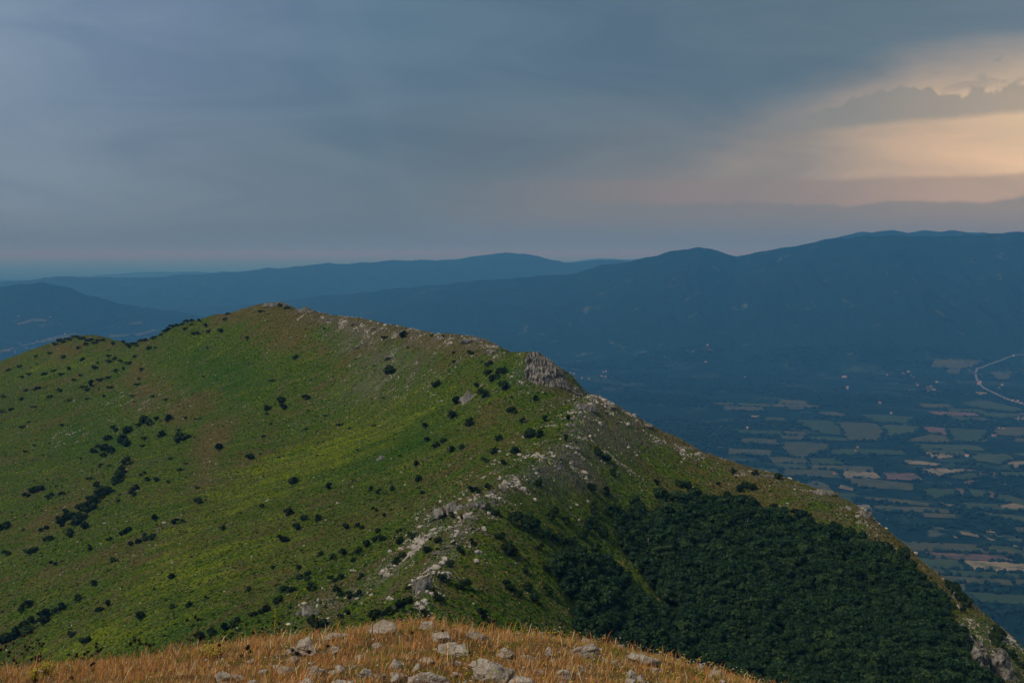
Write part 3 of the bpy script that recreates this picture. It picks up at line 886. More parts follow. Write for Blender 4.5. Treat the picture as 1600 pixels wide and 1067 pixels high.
m_leaf = foliage_material('woodland_leaf', (0.006, 0.017, 0.008), (0.050, 0.092, 0.034))
m_fir = foliage_material('conifer_needle', (0.014, 0.028, 0.018), (0.030, 0.050, 0.026))
m_shrub = foliage_material('juniper_leaf', (0.008, 0.018, 0.007), (0.036, 0.055, 0.018), (0.045, 0.075, 0.012))
m_bark, t, b = material('bark')
t.put(b.inputs['Base Color'], t.mix(t.noise(t.n('ShaderNodeTexCoord').outputs['Object'], 9, 4), (0.05, 0.038, 0.028), (0.13, 0.105, 0.08)))
m_dead, t, b = material('dead_wood')
t.put(b.inputs['Base Color'], t.mix(t.noise(t.n('ShaderNodeTexCoord').outputs['Object'], 9, 4), (0.22, 0.19, 0.16), (0.36, 0.33, 0.29)))

m_rock, t, b = material('limestone')
tc = t.n('ShaderNodeTexCoord').outputs['Object']
ps = t.n('ShaderNodeNewGeometry').outputs['Position']
ri = t.n('ShaderNodeObjectInfo').outputs['Random']
isl = t.n('ShaderNodeNewGeometry').outputs['Random Per Island']
na_ = t.noise(ps, 0.9, 6, 0.65, 0.4)
c = t.mix(t.ss(na_, 0.3, 0.7), (0.36, 0.305, 0.24), (0.68, 0.60, 0.49))
c = t.mix(t.m('MULTIPLY', isl, 0.5), c, (0.40, 0.32, 0.24))
c = t.mix(t.ss(t.noise(ps, 2.3, 4, 0.7), 0.60, 0.72), c, (0.15, 0.135, 0.115))
t.put(b.inputs['Base Color'], c)
bump(t, b, t.noise(ps, 2.0, 5, 0.7), 0.6, 0.35)

m_boulder, t, b = material('lichened_limestone')
ps = t.n('ShaderNodeNewGeometry').outputs['Position']
na_ = t.noise(ps, 5.0, 6, 0.65, 0.3)
c = t.mix(t.ss(na_, 0.32, 0.68), (0.42, 0.31, 0.215), (0.74, 0.61, 0.46))
c = t.mix(t.ss(t.noise(ps, 22, 4, 0.7), 0.58, 0.68), c, (0.17, 0.135, 0.105))
c = t.mix(t.m('MULTIPLY', t.ss(t.noise(ps, 11, 3, 0.6), 0.58, 0.68), 0.6), c, (0.58, 0.50, 0.41))
c = t.mix(t.ss(t.vor(ps, 9.0), 0.14, 0.06), c, (0.10, 0.075, 0.06))
t.put(b.inputs['Base Color'], c)
bump(t, b, t.m('ADD', t.noise(ps, 30, 5, 0.7), t.m('MULTIPLY', na_, 2.5)), 1.0, 0.05)
# END-SETTING

# ------------------------------------------------------------------ crags standing on the ridge
def great_crag(name, label, px, py, seed, prof, depth, dY):
    """a broad buttress: its top follows a pixel profile, its face is fluted and ledged"""
    (p,), ok = hit([px], [py]); Y = p[1] + dY; k = Y / F
    v, f = rock_shape(seed, 6, 26, 1.0, 0.05)
    pr = np.array(prof, float)
    x0, x1 = pr[0, 0], pr[-1, 0]
    X = (x0 + x1) / 2 + v[:, 0] * (x1 - x0) / 2 * 0.97
    topz = (py - np.interp(X, pr[:, 0], pr[:, 1])) * k
    q = np.c_[(X - px) * k, v[:, 1] * depth * (1 - 0.35 * np.clip(v[:, 2], 0, 1)), np.where(v[:, 2] > 0, np.clip(v[:, 2] * 1.25, 0, 1) * topz, v[:, 2] * 12)]
    g = fbm(q[:, 0] / 3.2 + q[:, 1] / 7, q[:, 2] / 11 + q[:, 1] / 5, 5, 0.62, True)
    h = fbm(q[:, 0] / 7 + 9, q[:, 2] / 4.5 + q[:, 1] / 6, 4, 0.6)
    q[:, 1] += g * 2.6 + h * 2.2; q[:, 0] += fbm(q[:, 1] / 4, q[:, 2] / 5, 3) * 1.6
    q[:, 2] += fbm(q[:, 0] / 3, q[:, 1] / 3 + 4, 4, 0.6) * 1.5
    o = obj(name, mesh_np(name, q, None, f, smooth=False), m_crag)
    o.location = (px_to_x(px, Y), Y, float(ray(px, py)[2] / ray(px, py)[1] * Y))
    return tag(o, label, 'crag')


def px_to_x(px, Y):
    return (px - CX) / F * Y / 1.0


def crag(name, label, px, py, wpx, hpx, seed, lean=0.0, depth=0.8, dY=0.0, ribs=5, cat='crag'):
    """a broken limestone crag: several fused blocks of uneven height, seated in the slope"""
    (p,), ok = hit([px], [py])
    Y = p[1]; W = wpx * Y / F; H = hpx * Y / F
    r = np.random.default_rng(seed); V, T, off = [], [], 0
    for k in range(ribs):
        v, f = rock_shape(seed * 31 + k, 5 if hpx > 30 else 4, 22, 1.0, 0.14)
        u = (k + 0.5) / ribs * 2 - 1
        hk = H * (1 - abs(u - lean) ** 1.5 * 0.75) * r.uniform(0.8, 1.05)
        s = np.array([W / ribs * r.uniform(1.1, 1.6), W * depth / 2 * r.uniform(0.7, 1.0), hk])
        q = v * s
        q[:, 0] += u * W / 2; q[:, 1] += r.uniform(-0.15, 0.15) * W + dY
        # vertical fluting and ledges
        g = fbm(q[:, 0] / (W * 0.09) + seed, q[:, 2] / (H * 0.5) + q[:, 1] / (W * .2), 4, 0.6, True)
        q[:, :2] *= (1 + 0.13 * g)[:, None]
        q[:, 2] += fbm(q[:, 0] / (W * 0.12), q[:, 1] / (W * 0.12) + seed, 3, 0.6) * H * 0.12
        V.append(q); T.append(f + off); off += len(q)
    o = obj(name, mesh_np(name, np.concatenate(V), None, np.concatenate(T), smooth=False), m_crag)
    zs = ridge_z(p[0], p[1] + dY)
    o.location = (p[0], p[1], zs)
    return tag(o, label, cat)


m_crag, t, b = material('crag_limestone')
ps = t.n('ShaderNodeNewGeometry').outputs['Position']
fl = t.mapping(ps, (0, 0, 0), (0.55, 0.55, 0.12))
na_ = t.noise(fl, 1.0, 6, 0.65, 0.5)
nb_ = t.noise(ps, 0.35, 5, 0.65)
c = t.mix(t.ss(na_, 0.32, 0.66), (0.14, 0.12, 0.10), (0.46, 0.41, 0.355))
c = t.mix(t.m('MULTIPLY', t.ss(nb_, 0.5, 0.68), 0.7), c, (0.34, 0.26, 0.18))
nrm = t.n('ShaderNodeNewGeometry').outputs['Normal']
s3 = t.n('ShaderNodeSeparateXYZ'); t.put(s3.inputs[0], nrm)
turf = t.ss(t.m('ADD', s3.outputs[2], t.m('MULTIPLY', t.m('SUBTRACT', t.noise(ps, 0.8, 4, 0.7), 0.5), 0.9)), 0.50, 0.72)
c = t.mix(t.m('MULTIPLY', turf, 0.85), c, t.mix(nb_, (0.055, 0.075, 0.022), (0.13, 0.115, 0.04)))
t.put(b.inputs['Base Color'], c)
bump(t, b, t.m('ADD', na_, t.noise(ps, 1.6, 4, 0.7)), 0.9, 0.9)

great_crag('crag', 'great grey limestone crag with a sheer face on the shoulder of the ridge', 860, 618, 11,
           [(806, 600), (812, 582), (818, 562), (826, 553), (834, 549), (842, 550), (850, 555), (860, 563), (870, 573), (880, 583), (892, 595), (904, 605), (914, 610)], 13.0, 16.0)
crag('crag', 'reddish grey rock wall breaking out of the spine above the thickets', 698, 812, 52, 24, 12, 0.4, 0.45, 6.0, 5)
crag('crag', 'narrow upright rock rib at the lower end of the spine', 657, 930, 20, 34, 13, 0.1, 0.6, 4.0, 3)
crag('crag', 'small pale crag beside the shrubs on the lower left flank', 478, 966, 28, 14, 14, 0, 0.6, 3.0, 3)
great_crag('crag', 'broken cliff under the skyline at the far right corner', 1586, 1066, 15, [(1556, 1050), (1566, 1022), (1574, 1006), (1584, 1003), (1596, 1014), (1606, 1028), (1620, 1056)], 7.0, 3.0)
great_crag('crag', 'grey cliff rib with turf ledges between the wood and the skyline', 1550, 1062, 16, [(1526, 1046), (1534, 1016), (1544, 1000), (1554, 998), (1564, 1012), (1574, 1044)], 6.0, 2.0)
great_crag('crag', 'low streaked cliff beneath the yellow turf ledge at the skyline', 1524, 1012, 17, [(1500, 1000), (1508, 980), (1518, 970), (1530, 972), (1540, 985), (1550, 1004)], 5.0, 2.0)
crag('crag', 'rock step just below the skyline where the wood ends', 1500, 945, 20, 16, 18, 0.3, 0.6, 5.0, 3)
crag('crag', 'rocky knob on the skyline of the falling spur', 1295, 778, 26, 12, 19, -0.3, 0.7, 5.0, 3)
crag('crag', 'stony step on the spur skyline above the valley', 1352, 812, 20, 12, 20, 0.2, 0.7, 4.0, 3)
crag('crag', 'rocky crest on the summit of the ridge', 428, 480, 28, 8, 21, 0.0, 0.3, 4.0, 4)
crag('crag', 'reddish rock teeth on the crest just past the summit', 478, 491, 24, 8, 22, -0.2, 0.5, 5.0, 3)
crag('crag', 'brown rock edge on the crest before the great crag', 738, 536, 34, 9, 23, 0.2, 0.25, 3.0, 5)
crag('crag', 'pale boulder heap in the turf below the great crag', 732, 628, 18, 16, 24, 0.0, 0.7, 3.0, 3)
crag('crag', 'grey rocks beside the shrub in the middle of the long slope', 595, 720, 12, 8, 25, 0.0, 0.7, 2.0, 3)
crag('crag', 'pale rock spine linking the two outcrops above the hollow', 748, 794, 30, 10, 26, 0.0, 0.6, 3.0, 4)
crag('crag', 'rock hump where the spine bends below the great crag', 912, 642, 30, 12, 27, 0.2, 0.6, 4.0, 4)
crag('crag', 'rock lip on the skyline where the spur leaves the ridge', 952, 640, 24, 8, 28, -0.2, 0.3, 2.0, 4)

sp_pts = np.array(SPINE_PX, float)
sp_len = np.r_[0, np.cumsum(np.hypot(*np.diff(sp_pts, axis=0).T))]
for k in range(22):
    u_ = sp_len[-1] * (k + rng.uniform(0.1, 0.9)) / 22
    x_ = np.interp(u_, sp_len, sp_pts[:, 0]) + rng.normal(0, 9); y_ = np.interp(u_, sp_len, sp_pts[:, 1]) + rng.normal(0, 6)
    lower = y_ > 790
    o = crag('outcrop', 'small jagged limestone outcrop on the lower half of the spine' if lower else 'small jagged limestone outcrop on the upper half of the spine', x_, y_, rng.uniform(6, 14), rng.uniform(3, 7), 900 + k, rng.uniform(-.5, .5), rng.uniform(0.5, 0.9), 1.0, 3, 'outcrop')
    o['group'] = 'outcrops on the lower spine' if lower else 'outcrops on the upper spine'
for k, (x_, y_) in enumerate([(520, 500), (556, 508), (590, 512), (640, 522), (690, 530), (770, 552), (1010, 668), (1080, 702), (1205, 746), (1325, 795), (560, 545), (610, 560)]):
    o = crag('outcrop', 'small jagged limestone outcrop on the spur skyline' if x_ > 900 else 'small jagged limestone outcrop below the high crest', x_, y_, rng.uniform(8, 18), rng.uniform(3, 6), 950 + k, rng.uniform(-.5, .5), 0.7, 1.0, 3, 'outcrop')
    o['group'] = 'outcrops on the spur' if x_ > 900 else 'outcrops below the high crest'

# ------------------------------------------------------------------ loose rocks on the slopes
ROCK_V = [rock_shape(100 + k, 1, 9, 0.75, 0.05) for k in range(8)]
ROCK_BIG = [mesh_np('rock', *(lambda vf: (vf[0], None, vf[1]))(rock_shape(200 + k, 2, 11, 0.8, 0.10)), smooth=False) for k in range(8)]
for me_ in ROCK_BIG: me_.materials.append(m_rock)
prob = (rocky ** 1.05 * 1.7 + 0.05 + 0.14 * np.clip(dry, 0, 1))
prob *= np.clip(fbm(MX / 9, MY / 9, 3) * 3.4 + 0.05, 0.01, 2.0) * np.clip(fbm(al_ / 7, ax_ / 50, 3) * 2.6 + 0.45, 0.04, 2.2)
vis = onview & (PX > -40) & (PX < 1640) & (PY > 380) & (PY < 1090) & (MX > -620) & (MX < 320)
vis_open = vis & (forestfloor < 0.5)
prob = np.where(vis_open, prob, 0)
pw_ = prob.ravel() / prob.sum()
NR = 34000
ch = rng.choice(pw_.size, NR, p=pw_)
rx = MX.ravel()[ch] + rng.uniform(-1, 1, NR); ry = MY.ravel()[ch] + rng.uniform(-1, 1, NR)
rsz = np.clip(rng.lognormal(-1.02, 0.50, NR), 0.15, 1.5) * (0.80 + 0.35 * rocky.ravel()[ch])
rz = ridge_z(rx, ry)
rpx, rpy = proj(rx, ry, rz)
big = np.argsort(-(rsz / ry) * (rpy < 960) * (rpx > 0) * (rpx < 1600) * (rpy > 480))[:290]
small = np.setdiff1d(np.arange(NR), big)
sc3 = np.c_[rsz, rsz * rng.uniform(0.6, 1.1, NR), rsz * rng.uniform(0.6, 1.3, NR)]
V, T = merge(ROCK_V, rng.integers(0, 8, len(small)), np.c_[rx, ry, rz][small], rng.uniform(0, 6.28, len(small)), sc3[small])
scree = obj('rubble', mesh_np('rubble', V, None, T, smooth=False), m_rock)
tag(scree, 'small pale limestone rubble strewn over the slopes and the spine', 'rubble', kind='stuff')


def zone(px, py):
    if px > 1270 and py > 740: return ('pale rock on the stony right-hand end of the spur', 'rocks at the end of the spur')
    if px > 940 and py < 790: return ('pale rock on the open turf of the spur above the wood', 'rocks on the spur')
    if py < 560: return ('pale rock on the high crest between summit and great crag', 'rocks on the high crest')
    if px > 800 and py < 660: return ('pale rock strewn round the foot of the great crag', 'rocks round the great crag')
    if px > 690 and py < 800: return ('pale rock on the upper spine below the great crag', 'rocks on the upper spine')
    if px > 560 and py >= 780: return ('pale rock on the lower spine between flank and wood', 'rocks on the lower spine')
    return ('pale rock lying in the turf of the long left flank', 'rocks on the long flank')


for k in big:
    o = obj('rock', ROCK_BIG[rng.integers(8)])
    o.location = (rx[k], ry[k], rz[k] + rsz[k] * 0.25)
    o.scale = tuple(sc3[k] * 1.15)
    o.rotation_euler = (rng.uniform(-.3, .3), rng.uniform(-.3, .3), rng.uniform(0, 6.28))
    lab, grp = zone(rpx[k], rpy[k])
    tag(o, lab, 'rock', grp)

# ------------------------------------------------------------------ shrubs on the open slopes (crop positions read off the photograph)
SH = []
def add(x0, y0, sc, pts):
    for p in pts:
        SH.append((x0 + p[0] / sc, y0 + p[1] / sc, p[2] if len(p) > 2 else 1.0))
add(0, 440, 3.2, [(97, 420, 1.2), (175, 372), (250, 355), (45, 440), (320, 375, 1.5), (345, 430), (265, 445), (222, 458), (303, 458, 1.5), (145, 455, 1.6), (110, 475), (123, 540), (187, 530, 1.2), (300, 540, 1.2), (247, 575, 1.2), (100, 585, 1.2), (60, 635, 1.2), (20, 572, 1.4), (12, 650, 1.3), (168, 622, .9), (118, 725, 1.1), (142, 697, .8), (128, 850), (305, 715), (350, 590), (437, 583, .8), (412, 385, 1.2), (370, 488), (400, 465), (475, 425, 1.2), (485, 405), (548, 368), (545, 397, 1.2), (605, 395), (640, 405, 1.5), (678, 370), (710, 435, 1.1), (690, 485, 1.1), (685, 512, 1.1), (575, 385, 1.2), (460, 515, 1.6), (420, 525, 1.2), (440, 540, 1.2), (510, 490, 1.3), (540, 475, 1.2), (580, 445, 1.2), (610, 432, 1.2), (555, 525, 1.2), (515, 570), (750, 330, 1.4), (780, 325), (680, 320, 1.5), (650, 325, 1.2), (830, 245, 1.3), (930, 232), (960, 210), (1033, 213, 1.2), (967, 255), (990, 255), (1045, 248), (1103, 240, 1.3), (1125, 187), (1140, 157, .8), (1242, 278, 1.1), (1310, 145, .9), (1478, 375, 1.1), (1042, 328, .7), (1018, 470, .7), (1358, 488, 1.1), (760, 573), (823, 590, 1.1), (658, 568, .8), (1405, 597, 1.3), (1337, 632, 1.2), (1337, 655), (1415, 632, 1.3), (1532, 585, 1.2), (1348, 708), (1316, 770, 1.1), (1248, 882, 1.3), (1393, 873, .8), (1303, 857, .6), (1463, 998, 1.4), (1495, 1040, .7), (985, 1028), (1100, 832, 1.6), (900, 740, 1.1), (930, 678), (975, 685, .8), (998, 678, .8), (835, 685, 1.6), (790, 680, 1.2), (720, 700, 1.4), (745, 710, 1.3), (690, 715, 1.2), (573, 740, 1.7), (640, 750, 1.5), (620, 790, 1.8), (630, 820, 1.7), (605, 810, 1.5), (720, 783, 1.2), (805, 765, 1.3), (712, 815, 1.1), (908, 780, 1.6), (890, 800, 1.2), (855, 880, .8), (933, 905), (910, 937), (950, 770, .8), (715, 960, 1.2), (745, 990, 1.1), (780, 993, 1.2), (845, 1000), (675, 1035, 1.2), (600, 980, 2.0), (615, 950, 2.0), (585, 1000, 1.7), (632, 905, 1.5), (520, 840, 1.7), (470, 850, 1.3), (480, 820, 1.2), (540, 790, 1.3), (510, 870, 1.3), (550, 850, 1.4), (405, 880, .8), (500, 915), (440, 985, 1.1), (460, 980), (545, 915), (480, 1025, 1.2), (500, 1055, 1.4), (540, 1050, 1.6), (190, 1045, 1.7), (210, 1040, 1.3), (160, 1050, 1.2), (175, 815, .7), (315, 300, 1.4), (350, 285, 1.5), (400, 280, 1.6), (435, 290, 1.4), (275, 310, 1.2), (470, 300, 1.3), (520, 290, 1.2), (395, 325), (430, 310), (570, 305, 1.1), (620, 300, 1.1), (870, 210), (905, 195, 1.2), (1400, 115, 1.1), (1430, 128, 1.1), (540, 340, .6), (300, 290, 1.3), (335, 275, 1.4), (375, 272, 1.6), (415, 276, 1.5), (455, 284, 1.3), (495, 292, 1.2), (640, 312, 1.2), (665, 306, 1.2), (700, 296, 1.3), (730, 290, 1.2), (770, 280, 1.2), (800, 268, 1.3), (845, 232, 1.3), (865, 222, 1.2), (890, 200, 1.2), (930, 190, 1.3), (960, 186, 1.3), (1000, 190, 1.1)])
add(450, 440, 3.2, [(38, 375, 1.1), (92, 585, 1.2), (185, 670, .9), (265, 715, 1.1), (90, 733, .8), (510, 445, 1.4), (475, 577, .8), (740, 522, 1.6), (830, 355), (912, 357, 1.2), (832, 398), (780, 273), (720, 268, .9), (848, 603, 1.8), (825, 675, 1.7), (905, 712, 1.8), (683, 725, 1.4), (867, 832, 1.1), (810, 845, 1.6), (1033, 855, 1.4), (1085, 910, 1.4), (985, 897, 1.1), (640, 912), (558, 870, .9), (655, 993, 1.6), (525, 1033, 1.2), (410, 1040, 1.3), (210, 1030, 1.3), (455, 1055, 1.1), (485, 1055, .8), (915, 1050, 1.5), (942, 1056, 1.4), (675, 1055, .9), (1000, 1025), (350, 840, .8), (1213, 770, 1.8), (1265, 768, 1.6), (1290, 690, 1.3), (1175, 697, 1.3), (1140, 850, 1.4), (1055, 790, 1.2), (695, 795), (780, 800, 1.3), (740, 820, 1.2), (1550, 865, 1.8), (1405, 690, 1.4), (1075, 535, 1.7), (985, 575, 1.7), (1010, 490, 1.7), (950, 520, 1.3), (960, 550, 1.3), (1005, 415, 1.3), (1055, 450, 1.4), (1080, 450, 1.2), (1000, 460, 1.3), (1040, 485, 1.3), (575, 275, 1.2), (490, 280, 1.2), (180, 235, .7), (430, 425, .7), (1385, 790, 1.3), (1590, 895, 1.3), (965, 400, .8), (1115, 655, 1.4), (1230, 590, 1.1), (430, 715, .9), (305, 730, .7), (100, 640, .6), (340, 380, .6), (600, 330, .6)])
add(0, 734, 3.2, [(130, 130, 1.2), (250, 130, 1.4), (310, 118, 1.1), (483, 78, 1.1), (520, 120, 2.0), (470, 160, 2.0), (430, 180, 1.9), (400, 200, 2.0), (350, 230, 1.8), (330, 250, 1.9), (380, 270, 1.9), (360, 310, 1.6), (320, 220, 1.6), (300, 280, 1.5), (410, 240, 1.9), (450, 200, 2.0), (500, 140, 1.9), (420, 290, 1.6), (445, 165, 1.7), (232, 352, 1.4), (262, 340), (345, 330, 1.2), (220, 300, 1.2), (30, 423, 1.5), (160, 410, 1.5), (118, 298, .9), (30, 290, 1.6), (5, 295, 1.6), (265, 472, 1.3), (312, 452, .6), (568, 450, 1.1), (447, 392, 1.2), (545, 347), (620, 315, 1.1), (605, 325, 1.1), (645, 303, 1.2), (690, 355, 1.3), (725, 345, 1.5), (765, 343, 1.3), (650, 372, .9), (598, 150, .9), (660, 125, 1.3), (675, 93, 1.3), (988, 162, 1.4), (1440, 218, 1.6), (1305, 185, 1.1), (1522, 243, 1.1), (1480, 290, 1.4), (1400, 350, 1.5), (1430, 350, 1.5), (1120, 290, 1.1), (880, 263, 1.4), (915, 257), (778, 245, 1.3), (1590, 250), (1490, 490, 1.2), (1363, 490, .8), (1558, 595, 1.6), (1245, 598, .9), (862, 535, 1.4), (470, 568, 1.4), (395, 645, 1.1), (500, 700, 1.4), (545, 675, 1.4), (950, 678, 1.4), (867, 682, 1.1), (710, 738, 1.9), (1035, 640, .9), (430, 862, 1.8), (357, 828, 1.3), (140, 675, 1.5), (110, 695, 1.4), (320, 690, 1.6), (280, 710, 1.8), (240, 725, 1.9), (200, 745, 2.0), (165, 765, 2.0), (125, 790, 2.0), (90, 815, 2.0), (60, 840, 1.9), (20, 860, 1.9), (220, 760, 1.7), (150, 800, 1.7), (200, 955, 1.6), (1420, 600, 1.6), (1390, 660, 1.7), (1320, 700, 1.7), (1260, 735, 1.6), (1290, 720, 1.5), (1500, 540, 1.3), (1540, 520, 1.3), (1000, 850, 1.8), (1060, 830, 1.8), (1130, 800, 1.8), (1180, 770, 1.6)])
add(450, 734, 3.2, [(22, 58, 1.4), (150, 250, 1.2), (433, 200, 1.3), (80, 243, 1.1), (5, 215, 1.4), (482, 227, .9), (295, 292, 1.4), (360, 290, 1.4), (450, 305, .8), (555, 308, 1.4), (475, 345, 1.5), (435, 352, 1.1), (395, 375, 1.5), (560, 365, 1.6), (620, 335, 1.3), (352, 410, 1.5), (275, 425, 1.5), (322, 457, 1.1), (222, 440, 1.3), (160, 420, 1.2), (48, 490, 1.2), (100, 545, 1.1), (15, 600, 1.4), (118, 595, 1.7), (245, 630, 1.9), (300, 640, 1.6), (350, 628, 1.6), (225, 550, 1.4), (270, 538, 1.4), (360, 530, 1.2), (580, 430, 1.4), (550, 460, 1.4), (530, 470, 1.1), (997, 80, 1.1), (875, 245, 1.3), (600, 595, 1.1), (590, 670, 2.0), (520, 720, 1.8), (560, 690, 1.9), (440, 740, 1.9), (480, 725, 1.7), (760, 650, 1.8), (730, 620, 1.5), (880, 590, 2.1), (970, 750, 2.3), (160, 780, 2.1), (120, 760, 1.7), (770, 560, 1.6), (810, 480, 1.7), (860, 410, 1.7), (915, 370, 1.6), (700, 400, 1.5), (750, 360, 1.3), (820, 230, 1.2), (780, 235, 1.1), (720, 300, 1.0), (1060, 350, 1.6), (1105, 420, 2.2), (1130, 440, 2.0), (1185, 515, 1.4), (1090, 570, 1.5), (1120, 610, 1.8), (1150, 620, 1.5), (1200, 590, 1.7), (1285, 505, 1.6), (1300, 625, 1.8), (1395, 265, 1.7), (1310, 245, 1.3), (1335, 215, 1.3), (1250, 70, 1.5), (1515, 100, 1.6), (1590, 130, 1.3), (1530, 210, 1.8), (1480, 345, 1.6), (1260, 400, 1.7), (1540, 405, 2.0), (1230, 650, 1.6), (1000, 200, 1.2), (1040, 230, 1.3), (300, 720, 1.4), (260, 735, 1.2), (680, 740, 1.8)])
add(850, 734, 3.2, [(230, 105, 1.7), (310, 130, 1.8), (345, 20, 1.4), (250, 170, 1.3), (680, 75, 1.5), (720, 95, 1.5), (560, 70, 1.3), (1010, 80, 1.4), (1040, 95, 1.4), (980, 105, 1.4), (1055, 22, 1.4), (1170, 42, 1.4), (940, 10, 1.2), (870, 75, 1.0), (60, 215, 1.5), (30, 245, 1.3), (115, 265, 1.6), (195, 345, 1.5), (1250, 215, 1.3), (1140, 190, 1.3), (1330, 245, 1.1)])
add(1440, 900, 6.39, [(300, 130, 2.0), (340, 180, 2.2), (380, 230, 2.2), (420, 260, 1.9), (450, 290, 1.8), (280, 100, 1.6), (410, 340, 1.4), (720, 540, 1.7), (740, 590, 1.9), (720, 650, 1.8), (760, 690, 1.8), (510, 640, 1.5), (520, 700, 1.4), (650, 880, 1.6), (880, 780, 1.5), (800, 620, 1.6), (540, 780, 1.5), (800, 880, 1.6), (1000, 900, 1.9)])
sh = np.array(SH)
(hp, okk) = hit(sh[:, 0], sh[:, 1] + 2.5)
for dpy in (5.0, 8.0, 12.0):
    h2, o2 = hit(sh[:, 0], sh[:, 1] + dpy)
    hp[~okk & o2] = h2[~okk & o2]; okk = okk | o2
SHRUB = [mesh_np('shrub', *(lambda vf: (vf[0], None, vf[1]))(crown_shape(300 + k, 5 + k, 170, 0.15, 0.9, 0.34 + 0.02 * k, -0.25)), smooth=False) for k in range(7)]
for me_ in SHRUB: me_.materials.append(m_shrub)


def shrub_label(px, py, s):
    if px > 1480 and py > 900: return ('dark shrub clinging to the cliff ledges at the far right corner', 'shrubs on the corner cliffs')
    if px > 930 and py < 810: return ('dark low shrub on the open turf of the spur', 'shrubs on the spur')
    if px > 730 and py < 625: return ('dark shrub in the green hollow beside the great crag', 'shrubs by the great crag')
    if px > 790 and py >= 760: return ('dark bush between the spine and the wood', 'bushes at the edge of the wood')
    if px > 690 and py < 770: return ('dark round shrub on the upper spine', 'shrubs on the upper spine')
    if py < 535: return ('dark shrub on the skyline near the summit', 'shrubs on the skyline')
    if px < 230 and py < 680: return ('dark shrub on the shoulder left of the summit', 'shrubs on the left shoulder')
    if px > 130 and px < 215 and 660 < py < 770: return ('dark bush of the thicket below the left shoulder', 'bushes of the upper thicket')
    if px < 180 and 755 < py < 840: return ('dark bush of the long thicket in the left gully', 'bushes of the gully thicket')
    if px < 120 and py > 930: return ('dark bush of the elongated thicket in the lower left corner', 'bushes of the corner thicket')
    if px > 440 and py > 920: return ('dark bush among the rocks low on the spine', 'bushes low on the spine')
    if px > 480 and py > 800: return ('dark shrub on the rocky flank beside the lower spine', 'shrubs beside the lower spine')
    if py > 850: return ('single dark shrub low on the long grassy flank', 'shrubs low on the flank')
    return ('single dark shrub in the middle of the long grassy flank', 'shrubs in the middle of the flank')


SPECIAL = {(1.5, 437, 843): 'left one of two round shrubs standing close together on the flank', (1.5, 447, 843): 'right one of two round shrubs standing close together on the flank',
           (1.9, 222, 965): 'large lone round shrub low on the bright green flank', (1.6, 681, 603): 'lone round shrub on the slope beneath the high crest',
           (1.8, 134, 1003): 'wide dark shrub near the bottom of the yellow-green flank', (2.3, 753, 968): 'largest dark bush just above the dry grass of the knoll'}
order = np.argsort(-(sh[:, 2] / np.maximum(hp[:, 1], 1)) * okk)
keep = [k for k in order if okk[k]]
for k in keep[:300]:
    s = sh[k, 2] * 6.0 * hp[k, 1] / F * rng.uniform(0.9, 1.12)
    s = min(max(s, 1.1), 5.0)
    o = obj('shrub', SHRUB[rng.integers(7)])
    o.location = tuple(hp[k]); o.scale = (s * rng.uniform(0.75, 1.35), s * rng.uniform(0.75, 1.35), s * rng.uniform(0.95, 1.25)); o.rotation_euler = (0, 0, rng.uniform(0, 6.28))
    lab, grp = shrub_label(sh[k, 0], sh[k, 1], sh[k, 2])
    sp_ = [v for (ss_, a, b_), v in SPECIAL.items() if abs(sh[k, 0] - a) < 2.5 and abs(sh[k, 1] - b_) < 2.5]
    tag(o, sp_[0] if sp_ else lab, 'shrub', grp)
# the rest, and low heath too small to pick apart
extra = hp[keep[300:]]
ncand = 8000
ex = rng.uniform(0, 1600, ncand); ey = rng.uniform(500, 1060, ncand)
eh, eo = hit(ex, ey)
w_ = fbm(eh[:, 0] / 28, eh[:, 1] / 28, 3) * 1.5 + 0.10 + 0.30 * (ex < 330) + 0.35 * ((ex < 420) & (ey < 620)) + 0.25 * ((ex > 560) & (ey > 820))
eo &= rng.uniform(0, 1, ncand) < w_
eo &= ~np.any([in_poly(ex, ey, p) for p in FOREST], axis=0)
low_p = np.concatenate([extra, eh[eo]]); ls_ = np.concatenate([np.array([min(max(sh[k, 2] * 5.6 * hp[k, 1] / F, 1.1), 4.5) for k in keep[300:]]), np.clip(rng.lognormal(-0.75, 0.5, eo.sum()), 0.25, 1.6)])
LOWV = [crown_shape(340 + k, 4, 26, 0.24, 0.6, 0.45, -0.3) for k in range(4)]
V, T = merge(LOWV, rng.integers(0, 4, len(low_p)), low_p, rng.uniform(0, 6.28, len(low_p)), np.c_[ls_ * rng.uniform(.8, 1.6, len(ls_)), ls_, ls_ * 0.8])
tag(obj('undergrowth', mesh_np('undergrowth', V, None, T, smooth=False), m_shrub), 'scattered low dark juniper scrub on the grassy slopes', 'scrub', kind='stuff')

# ------------------------------------------------------------------ the wood in the hollow
step = 3.7
gx_, gy_ = np.meshgrid(np.arange(-10, 300, step), np.arange(360, 690, step))
fx = (gx_ + rng.uniform(-1.5, 1.5, gx_.shape)).ravel(); fy = (gy_ + rng.uniform(-1.5, 1.5, gx_.shape)).ravel()
fz = ridge_z(fx, fy)
fpx, fpy = proj(fx, fy, fz)
jit = 30 * fbm(fx / 13, fy / 13, 3)
inside = np.any([in_poly(fpx + jit, fpy + jit, p) for p in FOREST], axis=0)
fx, fy, fz, fpx, fpy = fx[inside], fy[inside], fz[inside], fpx[inside], fpy[inside]
nt = len(fx)
fs = rng.uniform(2.3, 4.6, nt) * (0.85 + 0.5 * np.clip(fbm(fx / 35, fy / 35, 2) + 0.4, 0, 1))
frot = rng.uniform(0, 6.28, nt)
fvar = rng.integers(0, 7, nt)
is_fir = rng.uniform(0, 1, nt) < 0.012
